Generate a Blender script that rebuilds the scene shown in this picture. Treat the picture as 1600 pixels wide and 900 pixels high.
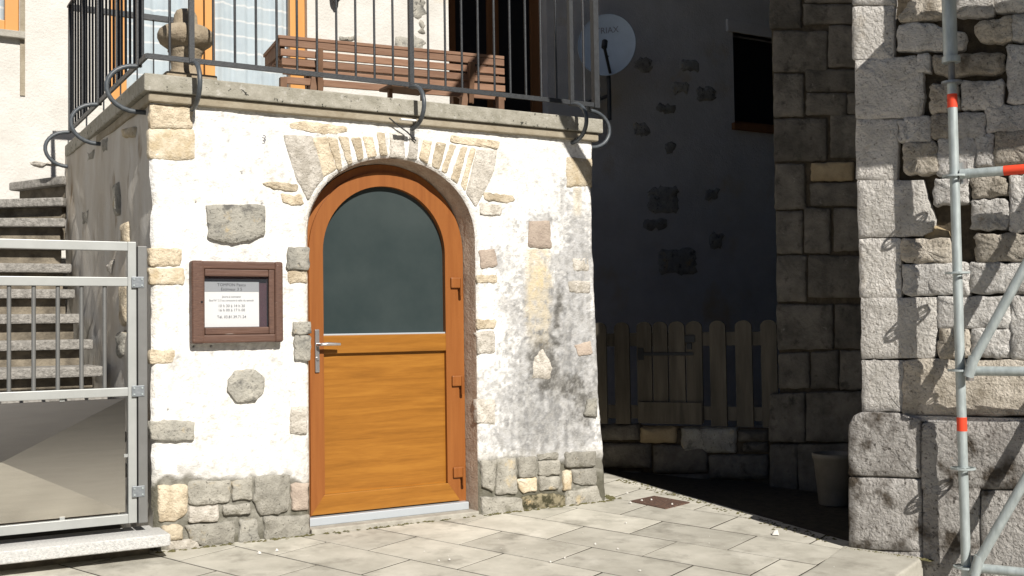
import bpy, bmesh, math, random
import numpy as np
from mathutils import Vector, Matrix
for o in list(bpy.data.objects): bpy.data.objects.remove(o)
scene = bpy.context.scene
COL = scene.collection
# ------------------------------------------------------------------ camera
# world: X along the house front, Y into the house, Z up; origin at the foot of the house's left front corner
YAW, PITCH, ROLL, FPX = 0.53653969, 0.03561415, -0.01507524, 1721.07
CAM = np.array([-1.335, -5.9685, 1.15])
_f = np.array([math.sin(YAW)*math.cos(PITCH), math.cos(YAW)*math.cos(PITCH), math.sin(PITCH)])
_r = np.array([math.cos(YAW), -math.sin(YAW), 0.0]); _u = np.cross(_r, _f)
_c, _s = math.cos(ROLL), math.sin(ROLL)
_r, _u = _c*_r + _s*_u, -_s*_r + _c*_u
RM = np.array([_r, -_u, _f])
cd = bpy.data.cameras.new("camera"); cam = bpy.data.objects.new("camera", cd); COL.objects.link(cam)
cd.sensor_width = 36.0; cd.lens = FPX/1600*36; cd.clip_start = .05; cd.clip_end = 500
cam.matrix_world = Matrix(((_r[0], _u[0], -_f[0], CAM[0]), (_r[1], _u[1], -_f[1], CAM[1]), (_r[2], _u[2], -_f[2], CAM[2]), (0, 0, 0, 1)))
scene.camera = cam
# ------------------------------------------------------------------ light
SUN_EL = math.radians(37.8); HEAD = 0.03
w = bpy.data.worlds.new("World"); scene.world = w; w.use_nodes = True
nt = w.node_tree; nt.nodes.clear()
sky = nt.nodes.new("ShaderNodeTexSky"); sky.sky_type = 'NISHITA'; sky.sun_disc = False
sky.sun_elevation = SUN_EL; sky.sun_rotation = math.pi
sky.altitude = 900; sky.air_density = .55; sky.dust_density = .2
bg = nt.nodes.new("ShaderNodeBackground"); bg.inputs[1].default_value = 0.05
wo = nt.nodes.new("ShaderNodeOutputWorld")
nt.links.new(sky.outputs[0], bg.inputs[0]); nt.links.new(bg.outputs[0], wo.inputs[0])
sd = bpy.data.lights.new("sun", 'SUN'); sd.energy = 5.0; sd.angle = math.radians(.5); sd.color = (1, .955, .88)
sun = bpy.data.objects.new("sun", sd); COL.objects.link(sun); sun.location = (0, -10, 12)
_d = Vector((math.sin(HEAD)*math.cos(SUN_EL), math.cos(HEAD)*math.cos(SUN_EL), -math.sin(SUN_EL)))
sun.rotation_euler = _d.to_track_quat('-Z', 'Y').to_euler()
vs = scene.view_settings
vs.view_transform = 'Standard'; vs.look = 'None'; vs.exposure = 0.42; vs.gamma = 1; vs.use_curve_mapping = False
scene.render.engine = 'CYCLES'

# ------------------------------------------------------------------ measuring helpers
def ray(x, y): return np.array([(x-800)/FPX, (y-450)/FPX, 1.0]) @ RM
def onY(x, y, Y=0.0): d = ray(x, y); return CAM + d*(Y-CAM[1])/d[1]
def onX(x, y, X=0.0): d = ray(x, y); return CAM + d*(X-CAM[0])/d[0]
def onZ(x, y, Z=0.0): d = ray(x, y); return CAM + d*(Z-CAM[2])/d[2]
KG = .053                                                   # the pavement falls towards the street
def gz(y): return KG*y
def onG(x, y): d = ray(x, y); n = np.array([0, -KG, 1.]); return CAM + d*(-(n@CAM))/(n@d)

class Frame:                                                # a wall plane: origin, along, outward
    def __init__(s, o, ang):
        s.o = np.array([o[0], o[1], 0.0]); a = math.radians(ang)
        s.u = np.array([math.cos(a), math.sin(a), 0]); s.n = np.array([s.u[1], -s.u[0], 0])
    def p(s, a, z, off=0.0): return s.o + s.u*a + s.n*off + np.array([0, 0, z])
    def px(s, x, y, off=0.0):
        d = ray(x, y); o = s.o + s.n*off
        t = ((o-CAM)@s.n)/(d@s.n); q = CAM + d*t
        return ((q-s.o)@s.u, q[2])
HF = Frame((0, 0), 0)                                       # house front
FF = Frame((0, 3.5), 0)                                     # facade behind the balcony
CF = Frame((3.529, -1.904), -63)                            # church buttress front
CD = Frame(tuple((CF.o - CF.n*1.5)[:2]), -63)               # church wall set back

# ------------------------------------------------------------------ noise
def vnoise(x, y, seed=0):
    x = np.asarray(x, float); y = np.asarray(y, float)
    xi = np.floor(x).astype(np.int64); yi = np.floor(y).astype(np.int64)
    fx = x-xi; fy = y-yi; fx = fx*fx*(3-2*fx); fy = fy*fy*(3-2*fy)
    def h(a, b):
        n = (a*374761393 + b*668265263 + seed*2147483647) & 0xffffffff
        n = ((n ^ (n >> 13))*1274126177) & 0xffffffff
        return ((n ^ (n >> 16)) & 0xffff)/65535.0
    return (h(xi, yi)*(1-fx)+h(xi+1, yi)*fx)*(1-fy) + (h(xi, yi+1)*(1-fx)+h(xi+1, yi+1)*fx)*fy
def fbm(x, y, o=4, seed=0):
    v = 0; a = .5; t = 0
    for i in range(o):
        v = v + a*vnoise(x*2**i, y*2**i, seed+i*7); t += a; a *= .55
    return v/t

# ------------------------------------------------------------------ object helpers
WLOC = {}
def mk(name, verts, faces, mat, parent=None, smooth=False, kind=None):
    me = bpy.data.meshes.new(name)
    off = WLOC.get(parent.name, np.zeros(3)) if parent else np.zeros(3)
    me.from_pydata([tuple(np.asarray(v, float)-off) for v in verts], [], faces)
    me.update()
    if mat: me.materials.append(mat)
    if smooth: me.polygons.foreach_set("use_smooth", [True]*len(me.polygons))
    o = bpy.data.objects.new(name, me); COL.objects.link(o)
    if parent: o.parent = parent; WLOC[o.name] = off
    if kind: o['kind'] = kind
    return o
def empty(name, loc, label, cat, group=None):
    o = bpy.data.objects.new(name, None); COL.objects.link(o); o.location = loc; o.empty_display_size = .1
    o['label'] = label; o['category'] = cat
    if group: o['group'] = group
    WLOC[o.name] = np.array(loc, float); return o
def tag(o, label, cat, group=None):
    o['label'] = label; o['category'] = cat
    if group: o['group'] = group
    return o
def recalc(o):
    bm = bmesh.new(); bm.from_mesh(o.data); bmesh.ops.recalc_face_normals(bm, faces=bm.faces[:]); bm.to_mesh(o.data); bm.free(); return o
def bevel(o, w, seg=2):
    bm = bmesh.new(); bm.from_mesh(o.data); bmesh.ops.recalc_face_normals(bm, faces=bm.faces[:])
    bmesh.ops.bevel(bm, geom=bm.edges[:], offset=w, segments=seg, affect='EDGES', profile=.6); bm.to_mesh(o.data); bm.free(); return o
BF = [(0, 1, 2, 3), (7, 6, 5, 4), (0, 4, 5, 1), (1, 5, 6, 2), (2, 6, 7, 3), (3, 7, 4, 0)]
def hexa(name, pts, mat, parent=None, bev=0, seg=2, kind=None):
    o = mk(name, pts, BF, mat, parent, kind=kind); recalc(o)
    if bev: bevel(o, bev, seg)
    return o
def box(name, lo, hi, mat, parent=None, bev=0, seg=2, kind=None):
    x0, y0, z0 = lo; x1, y1, z1 = hi
    return hexa(name, [(x0, y0, z0), (x1, y0, z0), (x1, y1, z0), (x0, y1, z0), (x0, y0, z1), (x1, y0, z1), (x1, y1, z1), (x0, y1, z1)], mat, parent, bev, seg, kind)
def beam(name, a, b, wx, wy, mat, parent=None, up=(0, 0, 1), bev=0):
    a = np.array(a, float); b = np.array(b, float); d = b-a; d /= np.linalg.norm(d)
    s = np.cross(d, up); s /= np.linalg.norm(s); t = np.cross(s, d)
    P = []
    for c in (a, b):
        for i, j in ((-1, -1), (1, -1), (1, 1), (-1, 1)): P.append(c + s*wx/2*i + t*wy/2*j)
    return hexa(name, P, mat, parent, bev)
def tube(name, path, r, mat, parent=None, seg=12, cap=True):
    path = [np.array(p, float) for p in path]; n = len(path)
    rs = r if hasattr(r, '__len__') else [r]*n
    V = []; F = []; prev = None
    for i, p in enumerate(path):
        d = path[min(i+1, n-1)]-path[max(i-1, 0)]; d /= np.linalg.norm(d)
        if prev is None:
            prev = np.cross(d, (0, 0, 1) if abs(d[2]) < .9 else (1, 0, 0))
        s = prev - d*(prev@d); s /= np.linalg.norm(s); prev = s; t = np.cross(d, s)
        for k in range(seg):
            a = 2*math.pi*k/seg; V.append(p + (s*math.cos(a)+t*math.sin(a))*rs[i])
    for i in range(n-1):
        for k in range(seg):
            F.append((i*seg+k, i*seg+(k+1) % seg, (i+1)*seg+(k+1) % seg, (i+1)*seg+k))
    if cap: F.append(tuple(range(seg))[::-1]); F.append(tuple((n-1)*seg+k for k in range(seg)))
    o = recalc(mk(name, V, F, mat, parent, smooth=True))
    for p in o.data.polygons:
        if len(p.vertices) > 4: p.use_smooth = False
    if cap and seg > 4:
        me = o.data; me.set_sharp_from_angle(angle=math.radians(50))
    return o
def lathe(name, c, prof, mat, parent=None, seg=28):
    V = []; F = []
    for r, z in prof:
        for k in range(seg):
            a = 2*math.pi*k/seg; V.append((c[0]+r*math.cos(a), c[1]+r*math.sin(a), c[2]+z))
    n = len(prof)
    for i in range(n-1):
        for k in range(seg): F.append((i*seg+k, i*seg+(k+1) % seg, (i+1)*seg+(k+1) % seg, (i+1)*seg+k))
    F.append(tuple(range(seg))[::-1]); F.append(tuple((n-1)*seg+k for k in range(seg)))
    return recalc(mk(name, V, F, mat, parent, smooth=True))
RNG = random.Random(5)
def stone(poly, fr, mat, parent, base=0.0, back=.03, proud=.012, bev=.012, bulge=.006, jit=.0035, name='stone', rough=.004, cut=.008, grow=0., spacing=.028, flat=False):
    """one wall stone from its outline (along, height) on the wall plane fr"""
    P = [np.array(p, float) for p in poly]; n = len(P); Q = []
    if grow:
        c0 = sum(P)/n; P = [p+np.sign(p-c0)*grow for p in P]
    for i in range(n):                                      # knock the corners off, then resample
        a, b = P[i], P[(i+1) % n]; L = np.linalg.norm(b-a); c = min(.2, cut/max(L, .01))
        m = max(1, min(7, int(L/spacing)))
        for k in range(m+1):
            t = c + (1-2*c)*k/m; q = a+(b-a)*t
            Q.append(q + np.array([RNG.uniform(-jit, jit), RNG.uniform(-jit, jit)]))
    N = len(Q); cen = sum(Q)/N; V = []; F = []
    def ring(ins, dep, rg):
        for q in Q:
            d = cen-q; L = np.linalg.norm(d); f = min(ins/max(L, 1e-6), .8)
            p = q + d*f; V.append(fr.p(p[0], p[1], base + dep + RNG.uniform(-rg, rg)))
    ring(0, -back, 0); ring(.001, proud-bev*.8, rough*.3); ring(bev, proud, rough*.7)
    mn = min(np.linalg.norm(q-cen) for q in Q); ring(bev+mn*.35, proud+bulge*.7, rough)
    V.append(fr.p(cen[0], cen[1], base+proud+bulge))
    for r in range(3):
        for k in range(N): F.append((r*N+k, r*N+(k+1) % N, (r+1)*N+(k+1) % N, (r+1)*N+k))
    for k in range(N): F.append((3*N+k, 3*N+(k+1) % N, 4*N))
    return recalc(mk(name, V, F, mat, parent, smooth=not flat))

# ------------------------------------------------------------------ materials
def material(name, col, col2=None, rough=.85, nscale=6, bump=.0, bscale=40, rnd=0., spots=None, metal=0., stretch=(1, 1, 1), attr=None, bump2=0., b2scale=8, spec=.3, detail=6, contrast=(.35, .65), coord='pos'):
    m = bpy.data.materials.new(name); m.use_nodes = True; t = m.node_tree; N = t.nodes; L = t.links
    b = N['Principled BSDF']; b.inputs['Roughness'].default_value = rough; b.inputs['Metallic'].default_value = metal
    b.inputs['Specular IOR Level'].default_value = spec
    g = N.new('ShaderNodeNewGeometry'); mp = N.new('ShaderNodeMapping'); mp.inputs['Scale'].default_value = stretch
    L.new(g.outputs['Position'], mp.inputs['Vector']); vec = mp.outputs[0]
    def noise(sc, det=detail, off=0):
        n = N.new('ShaderNodeTexNoise'); n.inputs['Scale'].default_value = sc; n.inputs['Detail'].default_value = det
        n.inputs['Roughness'].default_value = .62
        if off:
            a = N.new('ShaderNodeVectorMath'); a.operation = 'ADD'; a.inputs[1].default_value = (off, off*.7, off*1.3); L.new(vec, a.inputs[0]); L.new(a.outputs[0], n.inputs['Vector'])
        else: L.new(vec, n.inputs['Vector'])
        return n.outputs['Fac']
    def ramp(fac, lo, hi):
        r = N.new('ShaderNodeMapRange'); r.inputs[1].default_value = lo; r.inputs[2].default_value = hi; r.clamp = True; L.new(fac, r.inputs[0]); return r.outputs[0]
    def mix(f, a, c, mode='MIX'):
        x = N.new('ShaderNodeMix'); x.data_type = 'RGBA'; x.blend_type = mode
        for i, v in ((0, f), (6, a), (7, c)):
            if hasattr(v, 'is_output'): L.new(v, x.inputs[i])
            elif i == 0: x.inputs[0].default_value = v
            else: x.inputs[i].default_value = (*v, 1)
        return x.outputs[2]
    if attr:
        a = N.new('ShaderNodeVertexColor'); a.layer_name = attr; c = a.outputs[0]
        if col2: c = mix(ramp(noise(nscale), *contrast), c, mix(1.0, c, col2, 'MULTIPLY'))
    else:
        c = mix(ramp(noise(nscale), *contrast), col, col2) if col2 else None
    if spots:
        for scol, sc, lo, hi, off in spots:
            f = ramp(noise(sc, 4, off), lo, hi)
            c = mix(f, c if c is not None else col, scol)
    if rnd:
        oi = N.new('ShaderNodeObjectInfo'); r = N.new('ShaderNodeMapRange'); r.inputs[3].default_value = 1-rnd; r.inputs[4].default_value = 1+rnd
        L.new(oi.outputs['Random'], r.inputs[0]); v = N.new('ShaderNodeVectorMath'); v.operation = 'SCALE'
        if c is None: v.inputs[0].default_value = col
        else: L.new(c, v.inputs[0])
        L.new(r.outputs[0], v.inputs['Scale']); c = v.outputs[0]
    if c is None: b.inputs['Base Color'].default_value = (*col, 1)
    else: L.new(c, b.inputs['Base Color'])
    nrm = None
    for st, sc, of in ((bump2, b2scale, 3.1), (bump, bscale, 0)):
        if st:
            bp = N.new('ShaderNodeBump'); bp.inputs['Strength'].default_value = min(1, st); bp.inputs['Distance'].default_value = .01*max(1, st)
            L.new(noise(sc, 5, of), bp.inputs['Height'])
            if nrm: L.new(nrm, bp.inputs['Normal'])
            nrm = bp.outputs[0]
    if nrm: L.new(nrm, b.inputs['Normal'])
    return m
M = {}
M['plaster'] = material('lime_plaster', (1, 1, 1), (.90, .89, .875), attr='Col', nscale=30, bump=.75, bscale=75, bump2=.6, b2scale=24, rough=.95, spec=.1)
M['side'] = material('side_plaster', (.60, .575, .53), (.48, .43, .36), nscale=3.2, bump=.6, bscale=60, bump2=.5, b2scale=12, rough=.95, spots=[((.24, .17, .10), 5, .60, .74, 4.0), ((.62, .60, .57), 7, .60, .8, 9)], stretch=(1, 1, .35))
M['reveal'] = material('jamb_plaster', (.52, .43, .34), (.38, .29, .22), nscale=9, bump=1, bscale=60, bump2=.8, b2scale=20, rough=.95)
M['tan'] = material('tan_stone', (.64, .555, .42), (.47, .39, .28), nscale=14, contrast=(.42, .60), spots=[((.30, .235, .16), 60, .62, .72, 41)], bump=1.4, bscale=70, bump2=.7, b2scale=25, rnd=.14, rough=.95, spec=.1)
M['pale'] = material('pale_stone', (.60, .56, .50), (.42, .385, .33), nscale=16, contrast=(.42, .60), spots=[((.27, .24, .20), 60, .62, .72, 41)], bump=1.4, bscale=70, bump2=.7, b2scale=25, rnd=.12, rough=.95, spec=.1)
M['grey'] = material('grey_stone', (.27, .26, .23), (.40, .38, .33), nscale=13, bump=1, bscale=70, bump2=1, b2scale=22, rnd=.18, rough=.95, spots=[((.45, .36, .22), 9, .60, .72, 7), ((.10, .095, .085), 50, .58, .70, 41), ((.13, .125, .115), 10, .56, .68, 19)])
M['base'] = material('base_stone', (.26, .245, .21), (.40, .38, .33), nscale=15, bump=1, bscale=80, bump2=1, b2scale=24, rnd=.2, rough=.95, spots=[((.52, .42, .26), 7, .60, .75, 5), ((.16, .15, .11), 12, .60, .74, 2), ((.09, .085, .07), 65, .60, .70, 41)])
M['basedark'] = material('mossy_stone', (.30, .26, .17), (.06, .055, .03), nscale=16, bump=1, bscale=80, bump2=1, b2scale=24, rnd=.15, rough=.95, contrast=(.42, .56), spots=[((.55, .42, .25), 11, .63, .72, 5)])
M['pink'] = material('pink_stone', (.47, .39, .32), (.36, .29, .24), nscale=15, bump=.9, bscale=80, bump2=.8, rnd=.1, rough=.95)
M['ochre'] = material('ochre_stone', (.48, .39, .26), (.62, .55, .43), nscale=12, contrast=(.40, .60), spots=[((.30, .23, .14), 50, .62, .72, 41)], bump=.9, bscale=80, bump2=.8, rnd=.1, rough=.95)
M['slab'] = material('weathered_concrete', (.36, .34, .29), (.25, .235, .19), nscale=14, bump=.6, bscale=90, rough=.95, spots=[((.48, .46, .42), 22, .58, .75, 3), ((.03, .03, .025), 30, .64, .67, 11)])
M['mould'] = material('moulding_stone', (.34, .30, .23), (.25, .21, .15), nscale=8, bump=.5, bscale=60, rough=.95)
M['iron'] = material('black_iron', (.018, .02, .023), (.03, .033, .037), nscale=40, rough=.5, spec=.5, bump=.2, bscale=120)
M['ironlit'] = material('lit_iron', (.05, .06, .07), (.08, .09, .10), nscale=40, rough=.45, spec=.5)  # lighter copy of the railing iron, sunlight put into the hooks' colour
M['pave'] = material('sandstone_paving', (.52, .495, .43), (.40, .38, .325), nscale=4.5, bump=.35, bscale=140, rnd=.17, rough=.9, spec=.2, spots=[((.27, .255, .215), 5, .52, .74, 13), ((.56, .535, .47), 3.3, .58, .75, 21)])
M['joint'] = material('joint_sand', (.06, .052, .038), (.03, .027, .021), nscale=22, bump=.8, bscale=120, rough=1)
M['ground'] = material('gravel_ground', (.42, .395, .345), (.34, .32, .275), nscale=25, bump=1, bscale=60, rough=1)
M['granite'] = material('granite', (.60, .59, .57), (.42, .42, .41), nscale=80, bump=.7, bscale=120, rough=.9, contrast=(.35, .65))
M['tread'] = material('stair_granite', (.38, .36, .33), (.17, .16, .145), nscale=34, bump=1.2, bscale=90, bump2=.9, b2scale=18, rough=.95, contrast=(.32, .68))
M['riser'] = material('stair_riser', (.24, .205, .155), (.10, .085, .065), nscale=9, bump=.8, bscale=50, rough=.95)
M['galv'] = material('galvanised_steel', (.46, .51, .51), (.33, .37, .37), nscale=34, rough=.48, metal=.3, spec=.5, stretch=(1, 1, .3))
M['alu'] = material('grey_painted_steel', (.40, .41, .40), (.36, .37, .36), nscale=8, rough=.45, metal=.3, spec=.5)
M['gatepost'] = material('dark_gate_steel', (.20, .20, .195), (.17, .17, .165), nscale=8, rough=.5, metal=.4)
M['panel'] = material('brushed_taupe_panel', (.74, .715, .67), (.68, .655, .615), nscale=5, rough=.17, metal=1.0, stretch=(1, 1, 12))
M['hinge'] = material('hinge_zinc', (.30, .32, .34), (.22, .24, .26), nscale=60, rough=.45, metal=.6)
M['wood'] = material('notice_wood', (.125, .068, .048), (.085, .045, .033), nscale=30, rough=.55, stretch=(1, 1, 6), bump=.3, bscale=60, spots=[((.30, .22, .18), 28, .66, .72, 3)])
M['woodh'] = material('notice_wood_across', (.125, .068, .048), (.085, .045, .033), nscale=30, rough=.55, stretch=(.15, 1, 1.5), bump=.3, bscale=60, spots=[((.42, .35, .31), 22, .64, .70, 3)])
M['paper'] = material('white_paper', (.82, .82, .82), rough=.8)
M['papergrey'] = material('grey_paper', (.34, .35, .37), rough=.8)
M['ink'] = material('ink', (.03, .03, .035), rough=.8)
M['inkgrey'] = material('ink_grey', (.16, .16, .18), rough=.8)
M['backboard'] = material('plum_backboard', (.085, .035, .045), (.06, .03, .035), nscale=10, rough=.8)
M['bench'] = material('stained_bench_wood', (.17, .085, .05), (.25, .145, .09), nscale=12, rough=.65, stretch=(.25, 1, 2), bump=.3, bscale=40, rnd=.15, contrast=(.3, .7))
M['benchd'] = material('bench_support_wood', (.13, .07, .04), (.18, .10, .06), nscale=12, rough=.7, rnd=.1)
M['urn'] = material('finial_sandstone', (.36, .30, .22), (.25, .20, .14), nscale=14, bump=.8, bscale=70, rough=.95)
M['church'] = material('church_limestone', (.66, .64, .61), (.47, .45, .425), nscale=9, bump=2.4, bscale=55, bump2=1.6, b2scale=22, rnd=.13, rough=.95, spec=.15, spots=[((.26, .235, .20), 6, .60, .78, 17), ((.17, .15, .13), 60, .60, .70, 41), ((.30, .22, .13), 9, .68, .80, 27)])
M['quoin'] = material('tooled_limestone', (.68, .65, .61), (.52, .495, .455), nscale=8, bump=3.2, bscale=48, bump2=.8, b2scale=30, rnd=.09, rough=.95, spec=.15, spots=[((.24, .215, .185), 52, .58, .70, 41), ((.40, .34, .26), 5, .60, .80, 12)])
M['plinth'] = material('stained_plinth_stone', (.46, .44, .415), (.32, .30, .28), nscale=7, bump=3, bscale=45, bump2=.9, b2scale=20, rnd=.08, rough=.95, spots=[((.08, .065, .05), 4, .53, .64, 6), ((.45, .22, .04), 16, .72, .75, 31), ((.10, .09, .08), 48, .58, .68, 41)])
M['churchd'] = material('shaded_church_stone', (.18, .163, .138), (.085, .078, .066), nscale=6, bump=1.4, bscale=40, bump2=1.2, b2scale=14, spots=[((.05, .046, .04), 9, .58, .72, 33), ((.28, .26, .23), 14, .68, .78, 3)], rnd=.25, rough=.95)  # church stone, shade of the side wall and alley put into its colour
M['churcho'] = material('church_tan_stone', (.40, .32, .20), (.30, .23, .14), nscale=9, bump=.8, bscale=50, rnd=.1, rough=.95)
M['mortar'] = material('dark_mortar', (.05, .04, .028), (.10, .08, .055), nscale=20, bump=1, bscale=50, rough=1)
M['mortarl'] = material('lime_mortar', (.20, .18, .15), (.13, .115, .095), nscale=20, bump=1, bscale=50, rough=1)
M['red'] = material('red_tape', (.75, .07, .03), rough=.5)
M['picket'] = material('weathered_picket', (.15, .13, .10), (.085, .075, .058), nscale=14, rough=.85, stretch=(1, 1, .12), rnd=.15, bump=.4, bscale=40)
M['facade'] = material('facade_plaster', (.62, .60, .565), (.54, .52, .48), nscale=3, bump=.7, bscale=50, bump2=1.0, b2scale=7, rough=.95, spots=[((.54, .46, .33), 1.3, .58, .74, 8)])
M['winwood'] = material('golden_oak_frame', (.60, .30, .095), (.52, .245, .07), nscale=6, rough=.4, stretch=(1, 1, .15))
M['winwood2'] = material('brown_window_frame', (.24, .105, .04), (.19, .08, .03), nscale=6, rough=.5, stretch=(1, 1, .15))
M['doorv'] = material('golden_oak_upright', (.265, .092, .020), (.215, .068, .013), nscale=9, rough=.42, stretch=(3, 3, .18), detail=8, spec=.4)
M['pot'] = material('pale_plastic', (.22, .20, .17), (.16, .145, .12), nscale=8, rough=.7)
M['dish'] = material('dish_enamel', (.38, .46, .55), (.33, .40, .48), nscale=5, rough=.5)
M['rust'] = material('rusty_cover', (.15, .085, .06), (.075, .05, .04), nscale=60, bump=1, bscale=100, rough=.95, spots=[((.5, .46, .40), 55, .68, .72, 5)])
M['crumb'] = material('white_crumb', (.62, .60, .56), rough=.95)
M['white'] = material('white_enamel', (.8, .8, .78), rough=.4)
M['handle'] = material('brushed_handle', (.62, .60, .60), rough=.28, metal=.85)
M['sill'] = material('aluminium_sill', (.50, .54, .58), rough=.4, metal=.4)
M['sillstone'] = material('sill_concrete', (.40, .38, .33), (.30, .28, .24), nscale=16, bump=.6, bscale=80, rough=.95)
M['black'] = material('dark_interior', (.012, .012, .013), rough=.9)
def door_panel_mat():
    m = bpy.data.materials.new('golden_oak_panel'); m.use_nodes = True; t = m.node_tree; N = t.nodes; L = t.links; b = N['Principled BSDF']
    b.inputs['Roughness'].default_value = .38; b.inputs['Specular IOR Level'].default_value = .4
    g = N.new('ShaderNodeNewGeometry'); mp = N.new('ShaderNodeMapping'); mp.inputs['Scale'].default_value = (.55, 1, 8); L.new(g.outputs['Position'], mp.inputs[0])
    n1 = N.new('ShaderNodeTexNoise'); n1.inputs['Scale'].default_value = 3.4; n1.inputs['Detail'].default_value = 7; n1.inputs['Distortion'].default_value = .8; L.new(mp.outputs[0], n1.inputs['Vector'])
    n2 = N.new('ShaderNodeTexNoise'); n2.inputs['Scale'].default_value = 26; n2.inputs['Detail'].default_value = 5; L.new(mp.outputs[0], n2.inputs['Vector'])
    cr = N.new('ShaderNodeValToRGB'); e = cr.color_ramp.elements
    e[0].position = .33; e[0].color = (.215, .084, .010, 1); e[1].position = .68; e[1].color = (.335, .143, .020, 1)
    x = e.new(.5); x.color = (.275, .110, .014, 1)
    ad = N.new('ShaderNodeMath'); ad.operation = 'MULTIPLY_ADD'; ad.inputs[1].default_value = .3; L.new(n2.outputs['Fac'], ad.inputs[0])
    s = N.new('ShaderNodeMath'); s.operation = 'MULTIPLY'; s.inputs[1].default_value = .72; L.new(n1.outputs['Fac'], s.inputs[0]); L.new(s.outputs[0], ad.inputs[2])
    L.new(ad.outputs[0], cr.inputs[0]); L.new(cr.outputs[0], b.inputs['Base Color']); return m
M['doorh'] = door_panel_mat()
def glass_mat(name, col, trans, rough):
    m = bpy.data.materials.new(name); m.use_nodes = True; t = m.node_tree; N = t.nodes; L = t.links
    b = N['Principled BSDF']; b.inputs['Base Color'].default_value = (*col, 1); b.inputs['Roughness'].default_value = rough; b.inputs['Specular IOR Level'].default_value = .5
    if trans:
        tr = N.new('ShaderNodeBsdfTransparent'); mx = N.new('ShaderNodeMixShader'); mx.inputs[0].default_value = trans
        L.new(b.outputs[0], mx.inputs[1]); L.new(tr.outputs[0], mx.inputs[2]); L.new(mx.outputs[0], N['Material Output'].inputs[0])
    return m
M['doorglass'] = material('dusty_dark_glass', (.030, .042, .043), (.048, .061, .061), nscale=1.3, rough=.13, spec=.5)
M['pane'] = glass_mat('window_glass', (.10, .12, .14), .8, .05)
M['darkpane'] = glass_mat('dark_window_glass', (.012, .013, .016), 0, .35)
def curtain_mat():
    m = material('net_curtain', (.60, .68, .72), (.52, .60, .65), nscale=6, rough=.9); t = m.node_tree; N = t.nodes; L = t.links
    g = N.new('ShaderNodeNewGeometry'); wv = N.new('ShaderNodeTexWave'); wv.bands_direction = 'Z'; wv.inputs['Scale'].default_value = 2.2; wv.inputs['Distortion'].default_value = 1.2; wv.inputs['Detail Scale'].default_value = 3
    L.new(g.outputs['Position'], wv.inputs['Vector']); r = N.new('ShaderNodeMapRange'); r.inputs[1].default_value = .93; r.inputs[2].default_value = 1; L.new(wv.outputs['Fac'], r.inputs[0])
    b = N['Principled BSDF']; src = b.inputs['Base Color'].links[0].from_socket
    x = N.new('ShaderNodeMix'); x.data_type = 'RGBA'; x.inputs[7].default_value = (.80, .82, .82, 1); L.new(r.outputs[0], x.inputs[0]); L.new(src, x.inputs[6]); L.new(x.outputs[2], b.inputs['Base Color']); return m
M['curtain'] = curtain_mat()

# ================================================================== ground and pavement
GA = math.radians(23.7); AV = np.array([math.cos(GA), math.sin(GA)]); BV = np.array([math.sin(GA), -math.cos(GA)])
def pv(a, b, dz=0.0):
    q = AV*a + BV*b; return np.array([q[0], q[1], gz(q[1])+dz])
ys = [-200, -12, 12, 200]; zs = [gz(-12)-.2, gz(-12)-.2, gz(12)-.2, gz(12)-.2]
gv = []; gf = []
for y, z in zip(ys, zs): gv += [(-200, y, z), (200, y, z)]
for i in range(3): gf.append((2*i, 2*i+1, 2*i+3, 2*i+2))
mk('ground', gv, gf, M['ground'], kind='structure')
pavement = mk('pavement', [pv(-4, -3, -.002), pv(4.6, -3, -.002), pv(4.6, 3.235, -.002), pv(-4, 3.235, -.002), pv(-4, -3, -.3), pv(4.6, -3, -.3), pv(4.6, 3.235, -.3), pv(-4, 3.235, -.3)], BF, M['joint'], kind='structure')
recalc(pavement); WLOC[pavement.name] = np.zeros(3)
rows = [-2.05+.405*i for i in range(5)] + [-.025, .355, .725, 1.13, 1.533, 1.937, 2.35, 2.76, 3.17, 3.58, 3.99]
slabmesh = []
def slab_mesh(la, lb, seed):
    rg = random.Random(seed)
    me = bpy.data.meshes.new('paving_slab'); h = .045; P = []
    for z in (-h, 0):
        for a, b in ((0, 0), (la, 0), (la, lb), (0, lb)):
            q = AV*a+BV*b; P.append((q[0]+rg.uniform(-.002, .002), q[1]+rg.uniform(-.002, .002), gz(q[1])+z))
    bm = bmesh.new(); vv = [bm.verts.new(p) for p in P]
    for f in BF: bm.faces.new([vv[i] for i in f])
    bmesh.ops.recalc_face_normals(bm, faces=bm.faces[:])
    bmesh.ops.bevel(bm, geom=[e for e in bm.edges if e.verts[0].co.z > -h*.5 and e.verts[1].co.z > -h*.5 or True], offset=.0008, segments=1, affect='EDGES')
    bm.to_mesh(me); bm.free(); me.materials.append(M['pave']); return me
meshcache = {}; SHADE_EDGE = 3.50  # slabs stop at the church shadow; bare dark bed beyond deepens the shade
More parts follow.
